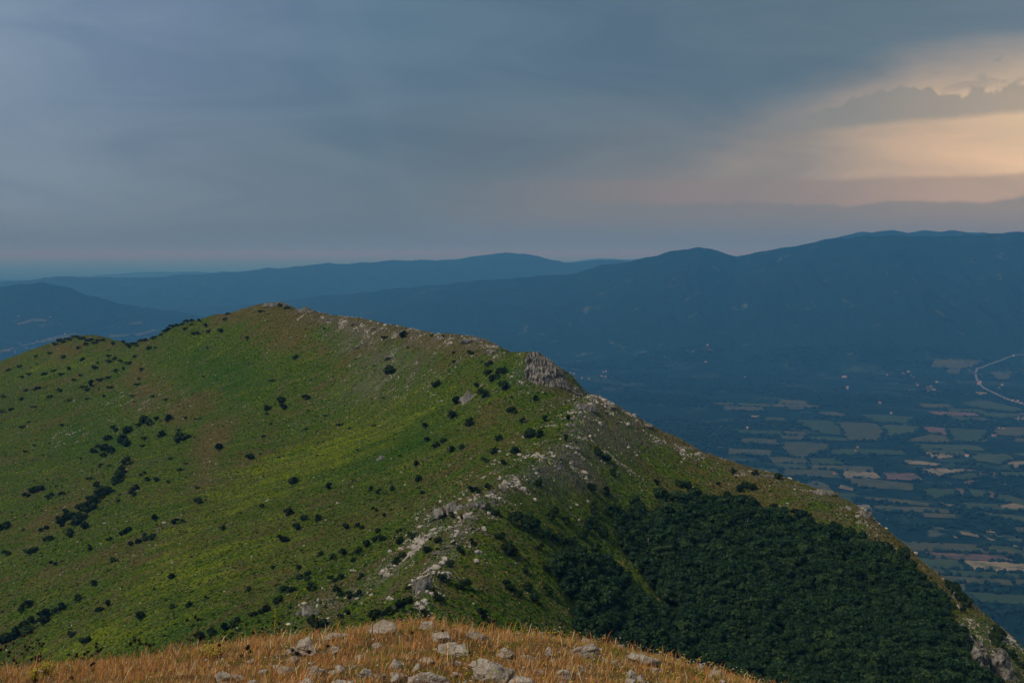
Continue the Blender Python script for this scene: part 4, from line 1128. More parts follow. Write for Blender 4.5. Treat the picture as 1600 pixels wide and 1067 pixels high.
# trees of the small stand between spine and wood and at the wood's upper edge
EXTRA_T = [(450 + x / 3.2, 734 + y / 3.2) for x, y in [(1150, 260), (1180, 290), (1230, 310), (1270, 350), (1330, 350), (1360, 365), (1420, 385), (1120, 270), (1200, 250), (1240, 285), (1300, 330), (1390, 375), (1350, 470), (1335, 495), (1370, 500), (1540, 250), (1530, 290), (1565, 325), (1500, 310), (1585, 345), (1510, 270)]]
ep, eok = hit(*np.array(EXTRA_T).T + np.array([[0], [5]]))
CROWN = [mesh_np('crown', *(lambda vf: (vf[0], None, vf[1]))(crown_shape(400 + k, 14, 460, 0.115, 1.05, 0.38, 0.35)), smooth=False) for k in range(7)]
TRUNK = [mesh_np('trunk', *(lambda vf: (vf[0], None, vf[1]))(trunk_shape(420 + k, 1.0))) for k in range(7)]
for me_ in CROWN: me_.materials.append(m_leaf)
for me_ in TRUNK: me_.materials.append(m_bark)
FIRC = [mesh_np('crown', *(lambda vf: (vf[0], None, vf[1]))(conifer_shape(430 + k)), smooth=False) for k in range(3)]
FIRT = mesh_np('trunk', *(lambda vf: (vf[0], None, vf[1]))(trunk_shape(440, 1.2, 0.04))); FIRT.materials.append(m_bark)
for me_ in FIRC: me_.materials.append(m_fir)


def tree(p, s, rot, var, label, group, name='broadleaf_tree', cat='tree', fir=False):
    e = bpy.data.objects.new(name, None); col.objects.link(e)
    e.location = tuple(p); e.scale = (s, s, s); e.rotation_euler = (0, 0, rot); e.empty_display_size = 0.5
    tr = obj('trunk', FIRT if fir else TRUNK[var % 7], None, e)
    cr = obj('crown', FIRC[var % 3] if fir else CROWN[var % 7], None, e)
    return tag(e, label, cat, group)


size_key = fs / fy * ((fpy < 1040) & (fpx > 840) & (fpx < 1570) & (fpy - 6 < 985 + np.clip(fpx - 900, 0, 400) * 0.22))
bigt = np.argsort(-size_key)[:270]
firs = np.where(is_fir)[0]
for k in bigt:
    if is_fir[k]: continue
    left = fpx[k] < 1045 and fpy[k] > 880 and in_poly(np.array(fpx[k]), np.array(fpy[k]), FOREST[1])
    far = fpy[k] < 900
    lab = ('broadleaf tree in the wood left of the grassy strip' if left else 'broadleaf tree in the upper part of the dense wood' if far else 'broadleaf tree in the lower part of the dense wood')
    tree((fx[k], fy[k], fz[k]), fs[k], frot[k], fvar[k], lab, 'trees of the wood left of the strip' if left else 'trees of the upper wood' if far else 'trees of the lower wood')
for k in np.where(eok)[0]:
    up = EXTRA_T[k][0] > 910
    tree(ep[k], rng.uniform(2.2, 3.1), rng.uniform(0, 6), int(rng.integers(7)), 'tree of the dark clump above the grassy strip' if up else 'tree of the small stand between the spine and the wood', 'trees of the clump above the strip' if up else 'trees of the small stand')
FIRPX = [(1312, 838), (1332, 846), (1346, 848), (1386, 872), (1367, 864), (931, 826), (1148, 800), (1410, 888), (1172, 815), (1243, 822), (1068, 800)]
fh, fo = hit(*np.array(FIRPX).T)
for k in range(len(FIRPX)):
    tree(fh[k], rng.uniform(3.0, 4.6), rng.uniform(0, 6), k, 'dark pointed conifer at the upper edge of the wood', 'conifers at the edge of the wood', 'conifer_tree', 'tree', True)
DEADPX = [(1167, 836), (1172, 962), (1012, 868)]
dh, do = hit(*np.array(DEADPX).T)
DLAB = ['bare grey dead tree standing in the upper wood', 'bare grey dead tree standing low in the middle of the wood', 'bare dead tree at the grassy strip']
for k in range(3):
    e = bpy.data.objects.new('dead_tree', None); col.objects.link(e); e.location = tuple(dh[k]); e.scale = (5.5, 5.5, 7.5)
    v, f = trunk_shape(450 + k, 1.15, 0.045)
    obj('trunk', mesh_np('trunk', v, None, f), m_dead, e)
    tag(e, DLAB[k], 'tree')


def scatter(name, P, S, R, VAR, sources, label, cat):
    """one object whose points carry copies of the listed shapes"""
    me_ = bpy.data.meshes.new(name); me_.vertices.add(len(P)); me_.vertices.foreach_set('co', np.asarray(P, np.float32).ravel())
    a = me_.attributes.new('size', 'FLOAT_VECTOR', 'POINT'); a.data.foreach_set('vector', np.asarray(S, np.float32).ravel())
    a = me_.attributes.new('turn', 'FLOAT', 'POINT'); a.data.foreach_set('value', np.asarray(R, np.float32))
    a = me_.attributes.new('variant', 'INT', 'POINT'); a.data.foreach_set('value', np.asarray(VAR, np.int32))
    o = obj(name, me_)
    ng = bpy.data.node_groups.new(name, 'GeometryNodeTree')
    ng.interface.new_socket('Geometry', in_out='INPUT', socket_type='NodeSocketGeometry')
    ng.interface.new_socket('Geometry', in_out='OUTPUT', socket_type='NodeSocketGeometry')
    gi = ng.nodes.new('NodeGroupInput'); go = ng.nodes.new('NodeGroupOutput'); jn = ng.nodes.new('GeometryNodeJoinGeometry')
    def na(nm, ty):
        n = ng.nodes.new('GeometryNodeInputNamedAttribute'); n.data_type = ty; n.inputs['Name'].default_value = nm; return n.outputs['Attribute']
    size, turn, var = na('size', 'FLOAT_VECTOR'), na('turn', 'FLOAT'), na('variant', 'INT')
    cx = ng.nodes.new('ShaderNodeCombineXYZ'); ng.links.new(turn, cx.inputs[2])
    for k, src in enumerate(sources):
        oi = ng.nodes.new('GeometryNodeObjectInfo'); oi.inputs['Object'].default_value = src; oi.transform_space = 'ORIGINAL'
        cmp_ = ng.nodes.new('FunctionNodeCompare'); cmp_.data_type = 'INT'; cmp_.operation = 'EQUAL'
        ii_ = [s for s in cmp_.inputs if s.type == 'INT']
        ng.links.new(var, ii_[0]); ii_[1].default_value = k
        ip = ng.nodes.new('GeometryNodeInstanceOnPoints')
        ng.links.new(gi.outputs[0], ip.inputs['Points']); ng.links.new(cmp_.outputs[0], ip.inputs['Selection'])
        ng.links.new(oi.outputs['Geometry'], ip.inputs['Instance']); ng.links.new(cx.outputs[0], ip.inputs['Rotation']); ng.links.new(size, ip.inputs['Scale'])
        ng.links.new(ip.outputs[0], jn.inputs[0])
    ng.links.new(jn.outputs[0], go.inputs[0])
    o.modifiers.new('scatter', 'NODES').node_group = ng
    return tag(o, label, cat, kind='stuff')


crown_srcs = {}
for o in list(col.objects):
    if o.name.startswith('crown') and o.parent and o.parent.name.startswith('broadleaf_tree'):
        crown_srcs.setdefault(o.data.name, o)
crown_srcs = list(crown_srcs.values())
rest = np.setdiff1d(np.arange(nt), bigt)
scatter('forest', np.c_[fx, fy, fz][rest], np.repeat(fs[rest][:, None], 3, 1), frot[rest], fvar[rest] % len(crown_srcs), crown_srcs, 'dense dark broadleaf wood filling the hollow right of the spine', 'forest')

# ------------------------------------------------------------------ tufts, herbs and tussocks that roughen the open slopes
def tuft_shape(seed, n=9):
    r = np.random.default_rng(seed); V, T, off = [], [], 0
    for k in range(n):
        a = r.uniform(0, 6.28); R = r.uniform(0.1, 0.6); c_ = np.array([math.cos(a) * R, math.sin(a) * R, -0.1]); w2 = r.uniform(0.14, 0.3); an_ = r.uniform(0, 6.28)
        e = np.array([math.cos(an_), math.sin(an_), 0]) * w2
        V.append(np.array([c_ - e, c_ + e, c_ + np.array([r.uniform(-.25, .25), r.uniform(-.25, .25), r.uniform(0.45, 0.95)])])); T.append(np.array([[0, 1, 2]]) + off); off += 3
    return np.concatenate(V), np.concatenate(T)


def tuft_mat(name, a_, b_):
    m_, t, b = material(name)
    t.put(b.inputs['Base Color'], t.mix(t.n('ShaderNodeObjectInfo').outputs['Random'], a_, b_))
    return m_


TM = [tuft_mat('tuft_green', (0.040, 0.098, 0.005), (0.128, 0.200, 0.010)), tuft_mat('tuft_yellow', (0.15, 0.20, 0.005), (0.33, 0.35, 0.012)), tuft_mat('tuft_straw', (0.15, 0.105, 0.028), (0.36, 0.265, 0.11)), tuft_mat('tuft_dark', (0.014, 0.030, 0.005), (0.035, 0.058, 0.008))]
tuft_src = []
for k in range(4):
    v, f = tuft_shape(700 + k)
    (p_,), _ = hit([[560, 470, 640, 380][k]], [[868, 905, 700, 842][k]])
    o = obj('grass_tussock', mesh_np('grass_tussock', v, None, f, smooth=False), TM[k]); o.location = tuple(p_); o.scale = (1.1, 1.1, 0.8)
    tag(o, ['green grass tussock beside the lower spine', 'yellow grass tussock low on the flank', 'straw coloured tussock in the middle of the flank', 'dark herb tussock near the pair of round shrubs'][k], 'tussock')
    tuft_src.append(o)
NTU = 240000
ch = rng.choice(pw_.size, NTU, p=(np.where(vis_open, 1.0 / (MY ** 0.6), 0).ravel() / np.where(vis_open, 1.0 / (MY ** 0.6), 0).sum()))
tx = MX.ravel()[ch] + rng.uniform(-1, 1, NTU); ty = MY.ravel()[ch] + rng.uniform(-1, 1, NTU); tz = ridge_z(tx, ty)
fl1 = fbm((-tx * math.sin(RA) + ty * math.cos(RA)) / 9, (tx * math.cos(RA) + ty * math.sin(RA)) / 46, 4)
fl2 = fbm(tx / 60, ty / 60, 4)
g_y = 0.55 * yel.ravel()[ch] + fl1 * 1.5; g_d = 1.2 * np.clip(dry, 0, 1).ravel()[ch] + fl2 * 1.3 - 0.6 * np.clip(lush, 0, 1).ravel()[ch] + 0.35 + 0.8 * fl1[::-1] * 0; g_l = 0.7 * np.clip(lush, 0, 1).ravel()[ch] + 0.15; g_k = rng.normal(0.2, 0.45, NTU)
tv = np.argmax(np.c_[g_l + rng.normal(0, .3, NTU), g_y + rng.normal(0, .3, NTU), g_d + rng.normal(0, .3, NTU), g_k], 1)
tsz = np.clip(rng.lognormal(-0.55, 0.4, NTU), 0.3, 1.8)
scatter('turf', np.c_[tx, ty, tz], np.c_[tsz, tsz * rng.uniform(.7, 1.3, NTU), tsz * rng.uniform(.5, 1.0, NTU)], rng.uniform(0, 6.28, NTU), tv, tuft_src, 'rough grass tussocks and herbs covering the open mountain slopes', 'turf')

# ------------------------------------------------------------------ woods, hedges and houses far down in the valley
m_vt = foliage_material('valley_tree_leaf', (0.004, 0.018, 0.014), (0.012, 0.034, 0.024), (0.02, 0.045, 0.025))
def far_shape(seed):
    r = np.random.default_rng(seed); V, T, off = [], [], 0
    v1, f1 = ICO[1]
    for k in range(3):
        p = v1 * (1 + 0.2 * r.normal(size=len(v1)))[:, None] * np.array([.75, .75, .6]) + np.array([r.uniform(-.5, .5), r.uniform(-.5, .5), 0.45 + 0.2 * k])
        V.append(p); T.append(f1 + off); off += len(p)
    return np.concatenate(V), np.concatenate(T)
FARV = [mesh_np('crown', *(lambda vf: (vf[0], None, vf[1]))(far_shape(500 + k)), smooth=False) for k in range(3)]
for me_ in FARV: me_.materials.append(m_vt)
NV = 90000
va = np.radians(rng.uniform(-27, 27, NV)); vr = np.sqrt(rng.uniform(3000 ** 2, 12500 ** 2, NV))
vx, vy = vr * np.sin(va), vr * np.cos(va)
dens = fbm(vx / 900, vy / 900, 4) + 0.35 * fbm(vx / 160, vy / 160, 3)
okv = dens > -0.02
for xy in field_polys:
    cen = xy.mean(0)
    okv &= ~in_poly(vx, vy, cen + (xy - cen) * 1.02)
vx, vy = vx[okv], vy[okv]
hx, hy = [], []
for xy in field_polys:                                    # hedges and tree lines along the fields
    for a, b_ in zip(xy, np.roll(xy, -1, 0)):
        L = np.hypot(*(b_ - a)); n = int(L / 14)
        s = rng.uniform(0, 1, n); kk = fbm(s * L / 120 + a[0], s * 0 + a[1], 2) > 0.06
        e = a + (b_ - a) * s[kk, None] + rng.normal(0, 6, (kk.sum(), 2)); hx.append(e[:, 0]); hy.append(e[:, 1])
vx = np.concatenate([vx] + hx); vy = np.concatenate([vy] + hy)
vz = land_z(vx, vy)
qx, qy = proj(vx, vy, vz)
vis = (qx > -30) & (qx < 1630)
vis &= seg_dist(vx, vy, road_xy) > 38
vx, vy, vz = vx[vis], vy[vis], vz[vis]
vs = rng.uniform(6, 13, len(vx))
far_src = []
for k, (px_, py_, lab) in enumerate([(1420, 690, 'round tree standing alone between the pale fields in the valley'), (1340, 712, 'round tree on the field edge in the middle of the valley'), (1545, 800, 'large round tree beside the fields near the valley edge')]):
    x_, y_ = plain(px_, py_)
    e = obj('valley_tree', FARV[k]); e.location = (x_, y_, land_z(x_, y_)); e.scale = (14, 14, 14)
    tag(e, lab, 'tree'); far_src.append(e)
scatter('woodland', np.c_[vx, vy, vz], np.c_[vs * rng.uniform(.8, 1.5, len(vs)), vs, vs], rng.uniform(0, 6.28, len(vs)), rng.integers(0, 3, len(vs)), far_src, 'far dark woods and hedges covering the valley floor', 'woodland')

m_wall, t, b = material('house_plaster')
t.put(b.inputs['Base Color'], t.mix(t.n('ShaderNodeObjectInfo').outputs['Random'], (0.30, 0.28, 0.25), (0.52, 0.50, 0.47)))
m_roof, t, b = material('roof_tile')
t.put(b.inputs['Base Color'], t.mix(t.n('ShaderNodeObjectInfo').outputs['Random'], (0.28, 0.12, 0.08), (0.42, 0.24, 0.17)))
wall_me = mesh_np('wall', [(-1, -.7, -.5), (1, -.7, -.5), (1, .7, -.5), (-1, .7, -.5), (-1, -.7, .8), (1, -.7, .8), (1, .7, .8), (-1, .7, .8), (-1, 0, 1.35), (1, 0, 1.35)],
                  [(0, 1, 5, 4), (1, 2, 6, 5), (2, 3, 7, 6), (3, 0, 4, 7)], [(4, 7, 8), (5, 9, 6)], smooth=False); wall_me.materials.append(m_wall)
roof_me = mesh_np('roof', [(-1.1, -.85, .74), (1.1, -.85, .74), (1.1, 0, 1.45), (-1.1, 0, 1.45), (1.1, .85, .74), (-1.1, .85, .74), (-1.1, -.85, .66), (1.1, -.85, .66), (1.1, .85, .66), (-1.1, .85, .66), (1.1, 0, 1.37), (-1.1, 0, 1.37)],
                  [(0, 1, 2, 3), (3, 2, 4, 5), (0, 6, 7, 1), (4, 8, 9, 5), (6, 11, 10, 7), (11, 9, 8, 10), (1, 7, 10, 2), (2, 10, 8, 4), (0, 3, 11, 6), (3, 5, 9, 11)], smooth=False); roof_me.materials.append(m_roof)
HOUSES = [('house of the hamlet beside the motorway bend', 'houses by the motorway bend', C7([(990, 466), (1005, 470), (1020, 462), (1030, 475), (1044, 484), (1060, 516), (1072, 520), (1135, 530), (1120, 552), (1145, 552), (1160, 508), (915, 470), (1380, 505), (1375, 515)])),
          ('pale house of the hamlet on the wooded valley floor left of the fields', 'houses on the wooded floor', C7([(15, 322), (22, 330), (30, 352), (8, 410), (205, 478), (710, 480), (715, 535), (722, 538), (700, 482), (880, 610)])),
          ('house among the fields in the middle of the valley', 'houses among the fields', C7([(940, 666), (765, 835), (762, 850), (240, 680), (220, 735), (1125, 865), (1150, 870), (1180, 874), (1220, 872), (1440, 770), (1455, 776), (1480, 740), (1500, 745), (1590, 672), (1575, 680), (1310, 880), (655, 968)])),
          ('house at the roadside near the right border of the valley', 'houses at the roadside', C7([(1500, 585), (1520, 592), (1545, 600), (1570, 606), (1590, 612), (1545, 378), (1490, 520), (1475, 540)])),
          ('house in the village beyond the great crag', 'houses beyond the great crag', C2([(1440, 490), (1470, 488), (1500, 488), (1580, 455), (1590, 452), (1425, 468), (1435, 465), (1570, 480), (1585, 478), (1410, 455)])),
          ('house of the town beyond the left shoulder', 'houses beyond the left shoulder', C0([(60, 560), (100, 548), (130, 556), (165, 540), (190, 535), (220, 528), (250, 520), (280, 512), (300, 505), (40, 575), (20, 570), (75, 580), (700, 490), (740, 480), (770, 474), (330, 498), (85, 398), (250, 410)]))]
for lab, grp, pts in HOUSES:
    for px_, py_ in pts:
        x_, y_ = plain(px_ + rng.uniform(-1.5, 1.5), py_ + rng.uniform(-0.8, 0.8))
        e = bpy.data.objects.new('house', None); col.objects.link(e)
        e.location = (x_, y_, float(land_z(x_, y_)) + 4); s = rng.uniform(4.5, 8.0) * (1.3 if y_ > 9000 else 1.0)
        e.scale = (s * rng.uniform(0.9, 1.5), s, s); e.rotation_euler = (0, 0, rng.uniform(0, 3.14))
        obj('wall', wall_me, None, e); obj('roof', roof_me, None, e)
        tag(e, lab, 'house', grp)

# ------------------------------------------------------------------ the knoll in front: turf, boulders, dry grass, thistles
BROW = np.array([(-400, 1100), (-200, 1068), (0, 1046), (200, 1034), (300, 1014), (400, 998), (480, 992), (560, 981), (660, 972), (750, 987), (850, 992), (950, 1008), (1050, 1034), (1150, 1060), (1250, 1090), (1400, 1135), (1600, 1190), (2000, 1300)], float)
YB = 14.0
zb_px = BROW[:, 1] + 21
bx_ = (BROW[:, 0] - CX) / F * YB


def knoll_z(x, y):
    zb = np.interp(x, bx_, -(zb_px - HZ) / F * YB)
    dyy = y - YB
    fall = np.where(dyy < 0, -0.22 * dyy, 0) - np.where(dyy > -1.2, 0.085 * np.minimum(dyy + 1.2, 12) ** 2 * np.where(dyy > -1.2, 1, 0), 0) + 0.12
    return zb + fall + 0.07 * fbm(x / 1.3, y / 1.3, 3) + 0.03 * fbm(x / 0.3, y / 0.3, 2) - 0.5 * np.clip(dyy - 9, 0, 50)


kx = np.arange(-14, 14.01, 0.12); ky = np.arange(-5, 25.01, 0.12)
KX, KY = np.meshgrid(kx, ky); KZ = knoll_z(KX, KY)
nk = len(kx)
jj, ii = np.meshgrid(np.arange(len(ky) - 1), np.arange(nk - 1), indexing='ij'); k0 = (jj * nk + ii).ravel()
m_knoll, t, b = material('dry_turf')
ps = t.n('ShaderNodeNewGeometry').outputs['Position']
c = t.mix(t.ss(t.noise(ps, 2.2, 5, 0.65), 0.35, 0.68), (0.13, 0.068, 0.026), (0.28, 0.16, 0.06))
c = t.mix(t.ss(t.noise(ps, 1.1, 4, 0.6), 0.55, 0.7), c, (0.07, 0.08, 0.02))
t.put(b.inputs['Base Color'], c)
bump(t, b, t.noise(ps, 25, 5, 0.7), 0.8, 0.05)
tag(obj('hilltop_ground', mesh_np('hilltop', np.c_[KX.ravel(), KY.ravel(), KZ.ravel()], np.c_[k0, k0 + 1, k0 + nk + 1, k0 + nk]), m_knoll), kind='structure')

KYS = np.arange(6, 18, 0.02)


def khit(px, py):
    x, y, z = ray(px, py)
    Z = z / y * KYS; u = knoll_z(x / y * KYS, KYS) > Z
    if not u.any():
        k = int(np.argmin(Z - knoll_z(x / y * KYS, KYS)))
    else:
        k = int(u.argmax())
    yy = KYS[k]
    return np.array([x / y * yy, yy, knoll_z(np.array([x / y * yy]), np.array([yy]))[0]])


def cr4(pts): return [(450 + p[0] / 3.2, 734 + p[1] / 3.2, p[2] / 3.2, p[3] / 3.2, p[4]) for p in pts]
def cr3(pts): return [(p[0] / 3.2, 734 + p[1] / 3.2, p[2] / 3.2, p[3] / 3.2, p[4]) for p in pts]
def cr5(pts): return [(850 + p[0] / 3.2, 734 + p[1] / 3.2, p[2] / 3.2, p[3] / 3.2, p[4]) for p in pts]
BOULDERS = cr4([
    (105, 905, 115, 80, 'large pitted boulder on the brow left of the middle'), (235, 905, 65, 45, 'boulder just right of the large pitted boulder'), (20, 915, 50, 50, 'boulder tucked against the left side of the large pitted boulder'),
    (25, 960, 55, 35, 'low stone below the large pitted boulder'), (122, 1035, 85, 62, 'rounded pale boulder near the bottom border left of the middle'), (385, 1030, 85, 50, 'squat boulder in the grass between two flat slabs'),
    (475, 805, 150, 65, 'long sloping boulder on the top of the brow'), (690, 785, 85, 55, 'domed boulder at the highest point of the brow'), (780, 845, 112, 62, 'grey domed boulder right of the highest point'), (945, 838, 95, 38, 'low reddish boulder on the brow at the edge of the wood'),
    (820, 905, 230, 45, 'long flat reddish slab in the middle of the dry grass'), (690, 955, 75, 30, 'flat stone left of the long slab'), (970, 985, 140, 55, 'slanting slab behind the biggest boulder'), (1035, 1035, 185, 92, 'biggest speckled boulder near the bottom border'),
    (1165, 1072, 140, 60, 'smooth pale boulder cut by the bottom border'), (690, 1068, 165, 75, 'pale boulder rising from the bottom border in the middle'), (1100, 928, 110, 42, 'ridged stone right of the long slab'), (1190, 945, 65, 25, 'flat reddish stone beside the ridged stone'),
    (1300, 920, 55, 42, 'small pale stone standing in the grass right of the middle'), (1490, 918, 135, 75, 'broad broken boulder right of the middle'), (1470, 1000, 55, 32, 'small stone below the broad broken boulder'), (1375, 1030, 75, 52, 'pair-topped stone among yellow flowers'),
    (1260, 1018, 55, 28, 'low stone among the yellow flowers'), (580, 1035, 45, 32, 'small upright stone left of the bottom middle'), (815, 972, 30, 22, 'small white stone in the green patch'), (850, 972, 27, 22, 'small yellowish stone in the green patch'),
    (250, 838, 160, 35, 'long low ledge of rock along the brow'), (460, 1035, 55, 28, 'flat stone beside the squat boulder'), (265, 1072, 100, 25, 'flat stone cut by the bottom border'), (350, 985, 60, 22, 'thin slab in the orange grass')]) + cr3([
    (1125, 1050, 95, 55, 'dark flecked boulder left of the green tuft'), (1190, 1045, 55, 38, 'smaller stone beside the dark flecked boulder'), (1135, 978, 30, 22, 'small pale stone in the grass of the left half'), (930, 990, 40, 20, 'small stone half sunk in the orange grass')]) + cr5([
    (480, 948, 155, 45, 'long rough boulder on the falling brow at the right'), (555, 1005, 45, 32, 'small pale stone below the long rough boulder'), (495, 1065, 35, 25, 'small stone at the bottom border right of the middle'), (350, 965, 40, 20, 'flat stone in the straw at the right')])
BFOOT = []
for k, (px_, py_, wp, hp_, lab) in enumerate(BOULDERS):
    p = khit(px_, py_ + hp_ * 0.25)
    W = wp * p[1] / F / 2 * 1.08; H = hp_ * p[1] / F
    v, f = rock_shape(600 + k, 5, 11, 1.0, 0.13)
    q = v * np.array([W, max(W * 0.7, H * 0.5), H * 0.72])
    q += 0.020 * np.c_[fbm(q[:, 0] * 14 + k, q[:, 2] * 14, 3), fbm(q[:, 1] * 14, q[:, 2] * 14 + k, 3), fbm(q[:, 0] * 14, q[:, 1] * 14 + k, 3)]
    o = obj('boulder', mesh_np('boulder', q, None, f), m_boulder)
    BFOOT.append((p[0], p[1], W, max(W * 0.7, H * 0.5)))
    o.location = (p[0], p[1], p[2] + H * 0.30); o.rotation_euler = (0, 0, rng.uniform(-0.3, 0.3))
    tag(o, lab, 'boulder')

STONES = [mesh_np('stone', *(lambda vf: (vf[0], None, vf[1]))(rock_shape(660 + k, 3, 12, 0.8, 0.12))) for k in range(6)]
for me_ in STONES: me_.materials.append(m_boulder)
for k in range(60):
    sx_, sy_ = rng.uniform(380, 1130), rng.uniform(985, 1066)
    p = khit(sx_, sy_ + 14); r_ = float(np.clip(rng.lognormal(-3.25, 0.4), 0.02, 0.08))
    o = obj('stone', STONES[k % 6]); o.location = (p[0], p[1], p[2] + r_ * 0.15); o.scale = (r_ * rng.uniform(1, 1.7), r_, r_ * 0.9); o.rotation_euler = (rng.uniform(-.3, .3), rng.uniform(-.3, .3), rng.uniform(0, 6.28))
    BFOOT.append((p[0], p[1], r_ * 1.1, r_ * 1.0))
    tag(o, 'small half-buried pale stone in the dry grass of the knoll', 'stone', 'small stones on the knoll')

# ---- grass
m_grass, t, b = material('dry_grass')
t.put(b.inputs['Base Color'], t.attr('tone', 'Color'))
b.inputs['Roughness'].default_value = 0.7
tr_ = t.n('ShaderNodeBsdfTranslucent'); t.put(tr_.inputs[0], t.attr('tone', 'Color'))
ms_ = t.n('ShaderNodeMixShader'); ms_.inputs[0].default_value = 0.35
t.put(ms_.inputs[1], b.outputs[0]); t.put(ms_.inputs[2], tr_.outputs[0])
outn = [n for n in t.t.nodes if n.type == 'OUTPUT_MATERIAL'][0]; t.put(outn.inputs[0], ms_.outputs[0])
NB = 230000
gy = 8.3 + 8.2 * rng.uniform(0, 1, NB) ** 1.0; gx = rng.uniform(-1, 1, NB) * (0.46 * gy + 0.6)
clump = fbm(gx / 0.22, gy / 0.22, 2)
okg = clump + 0.7 * fbm(gx / 0.7 + 30, gy / 0.5, 3) + rng.uniform(-0.45, 0.45, NB) > -0.04
for bx0, by0, bw, bd in BFOOT:      # no blades on or right in front of the stones
    okg &= ~((((gx - bx0) / (bw * 0.95)) ** 2 + ((gy - by0 + bd * 0.4) / (bd * 1.35)) ** 2) < 1)
gx, gy, clump = gx[okg], gy[okg], clump[okg]
nb = len(gx)
gz = knoll_z(gx, gy)
orange = fbm(gx / 1.6 + 5, gy / 1.1, 3); grn = fbm(gx / 0.8 - 3, gy / 0.6, 3) + 0.05 + 0.10 * np.clip(gx / 3, -1, 1.2)
rnd = rng.uniform(0, 1, nb)
pal = np.array([(0.78, 0.36, 0.10), (0.80, 0.49, 0.18), (0.60, 0.25, 0.08), (0.17, 0.22, 0.035), (0.48, 0.39, 0.06), (0.86, 0.63, 0.33)])
kind = np.where(rnd < 0.34, 0, np.where(rnd < 0.62, 1, np.where(rnd < 0.80, 2, 5)))
kind = np.where((orange > 0.12) & (rnd < 0.55), 0, kind)
kind = np.where((grn + rng.uniform(-.25, .25, nb)) > 0.22, np.where(rnd < 0.55, 3, 4), kind)
gh = rng.uniform(0.025, 0.085, nb) * (1 + 1.0 * np.clip(fbm(gx / 0.5 + 11, gy / 0.4, 2), -0.5, 0.8)) * (1 + 0.5 * np.clip(clump, -0.4, 1)) * np.where(np.isin(kind, (3, 4)), 0.8, 1.0)
tall = rng.uniform(0, 1, nb) < 0.035
gh = np.where(tall, rng.uniform(0.10, 0.20, nb), gh)
wd = rng.uniform(0.0017, 0.0036, nb) * np.where(tall, 0.8, 1.25)
an = rng.uniform(0, 6.28, nb); lean = rng.uniform(0.1, 0.75, nb) * gh; la = rng.uniform(0, 6.28, nb)
ex_, ey_ = np.cos(an) * wd, np.sin(an) * wd
lx_, ly_ = np.cos(la) * lean + 0.15 * gh, np.sin(la) * lean
B = np.c_[gx, gy, gz - 0.01]
m1 = B + np.c_[lx_ * 0.35, ly_ * 0.35, gh * 0.6]
tp = B + np.c_[lx_, ly_, gh]
e3 = np.c_[ex_, ey_, np.zeros(nb)]
tw = np.where(tall, 2.2, 0.15)[:, None]          # tall stems carry a seed head
hd = B + np.c_[lx_ * 0.6, ly_ * 0.6, gh * 0.78]
V = np.stack([B - e3, B + e3, hd - e3 * np.maximum(tw, .6), hd + e3 * np.maximum(tw, .6), tp], 1).reshape(-1, 3)
o5 = (np.arange(nb) * 5)[:, None]
quads = o5 + np.array([[0, 1, 3, 2]])
tris = o5 + np.array([[2, 3, 4]])
gme = mesh_np('grass', V, quads, tris)
tone = pal[kind] * rng.uniform(0.65, 1.2, nb)[:, None]
tone = np.where(tall[:, None] & (rnd[:, None] < .7), pal[2] * rng.uniform(0.8, 1.3, nb)[:, None], tone)
cattr(gme, 'tone', np.repeat(tone, 5, 0))
tag(obj('grass', gme, m_grass), 'dry orange and straw coloured grass covering the knoll', 'grass', kind='stuff')

# ---- small flowers in the grass
NF = 3200
fy_ = 8.5 + 6.5 * rng.uniform(0, 1, NF); fx_ = rng.uniform(-1, 1, NF) * (0.46 * fy_ + 0.4)
kf = fbm(fx_ / 0.9 + 9, fy_ / 0.7, 2) + 0.25 * np.clip(fx_ / 4, -1, 1) > 0.05
fx_, fy_ = fx_[kf], fy_[kf]; nf = len(fx_); fz_ = knoll_z(fx_, fy_) + rng.uniform(0.06, 0.17, nf)
FLV = [(ICO[1][0] * np.array([1, 1, 0.5]), ICO[1][1])]
fr_ = rng.uniform(0.007, 0.013, nf)
V, T = merge(FLV, np.zeros(nf, int), np.c_[fx_, fy_, fz_], rng.uniform(0, 6, nf), fr_)
fm = mesh_np('flowers', V, None, T, smooth=False)
fc = np.where(rng.uniform(0, 1, (nf, 1)) < 0.62, np.array([[0.62, 0.50, 0.05]]), np.array([[0.68, 0.62, 0.50]]))
fc = np.where(rng.uniform(0, 1, (nf, 1)) < 0.05, np.array([[0.32, 0.12, 0.30]]), fc)
cattr(fm, 'tone', np.repeat(fc, len(FLV[0][0]), 0))
tag(obj('wildflowers', fm, m_grass), 'tiny yellow and cream flowers dotted through the dry grass', 'wildflowers', kind='stuff')

# ---- thistles and other tall stalks
m_stalk, t, b = material('dry_stalk'); b.inputs['Base Color'].default_value = (0.075, 0.062, 0.030, 1)
m_head, t, b = material('thistle_head')
tc = t.n('ShaderNodeTexCoord').outputs['Object']
t.put(b.inputs['Base Color'], t.mix(t.noise(tc, 120, 3), (0.012, 0.008, 0.010), (0.045, 0.025, 0.030)))
m_yel, t, b = material('yellow_bloom')
t.put(b.inputs['Base Color'], t.mix(t.noise(t.n('ShaderNodeTexCoord').outputs['Object'], 60, 3), (0.40, 0.30, 0.03), (0.62, 0.50, 0.06)))
m_cream, t, b = material('cream_cap')
t.put(b.inputs['Base Color'], t.mix(t.noise(t.n('ShaderNodeTexCoord').outputs['Object'], 40, 3), (0.62, 0.46, 0.29), (0.74, 0.60, 0.42)))


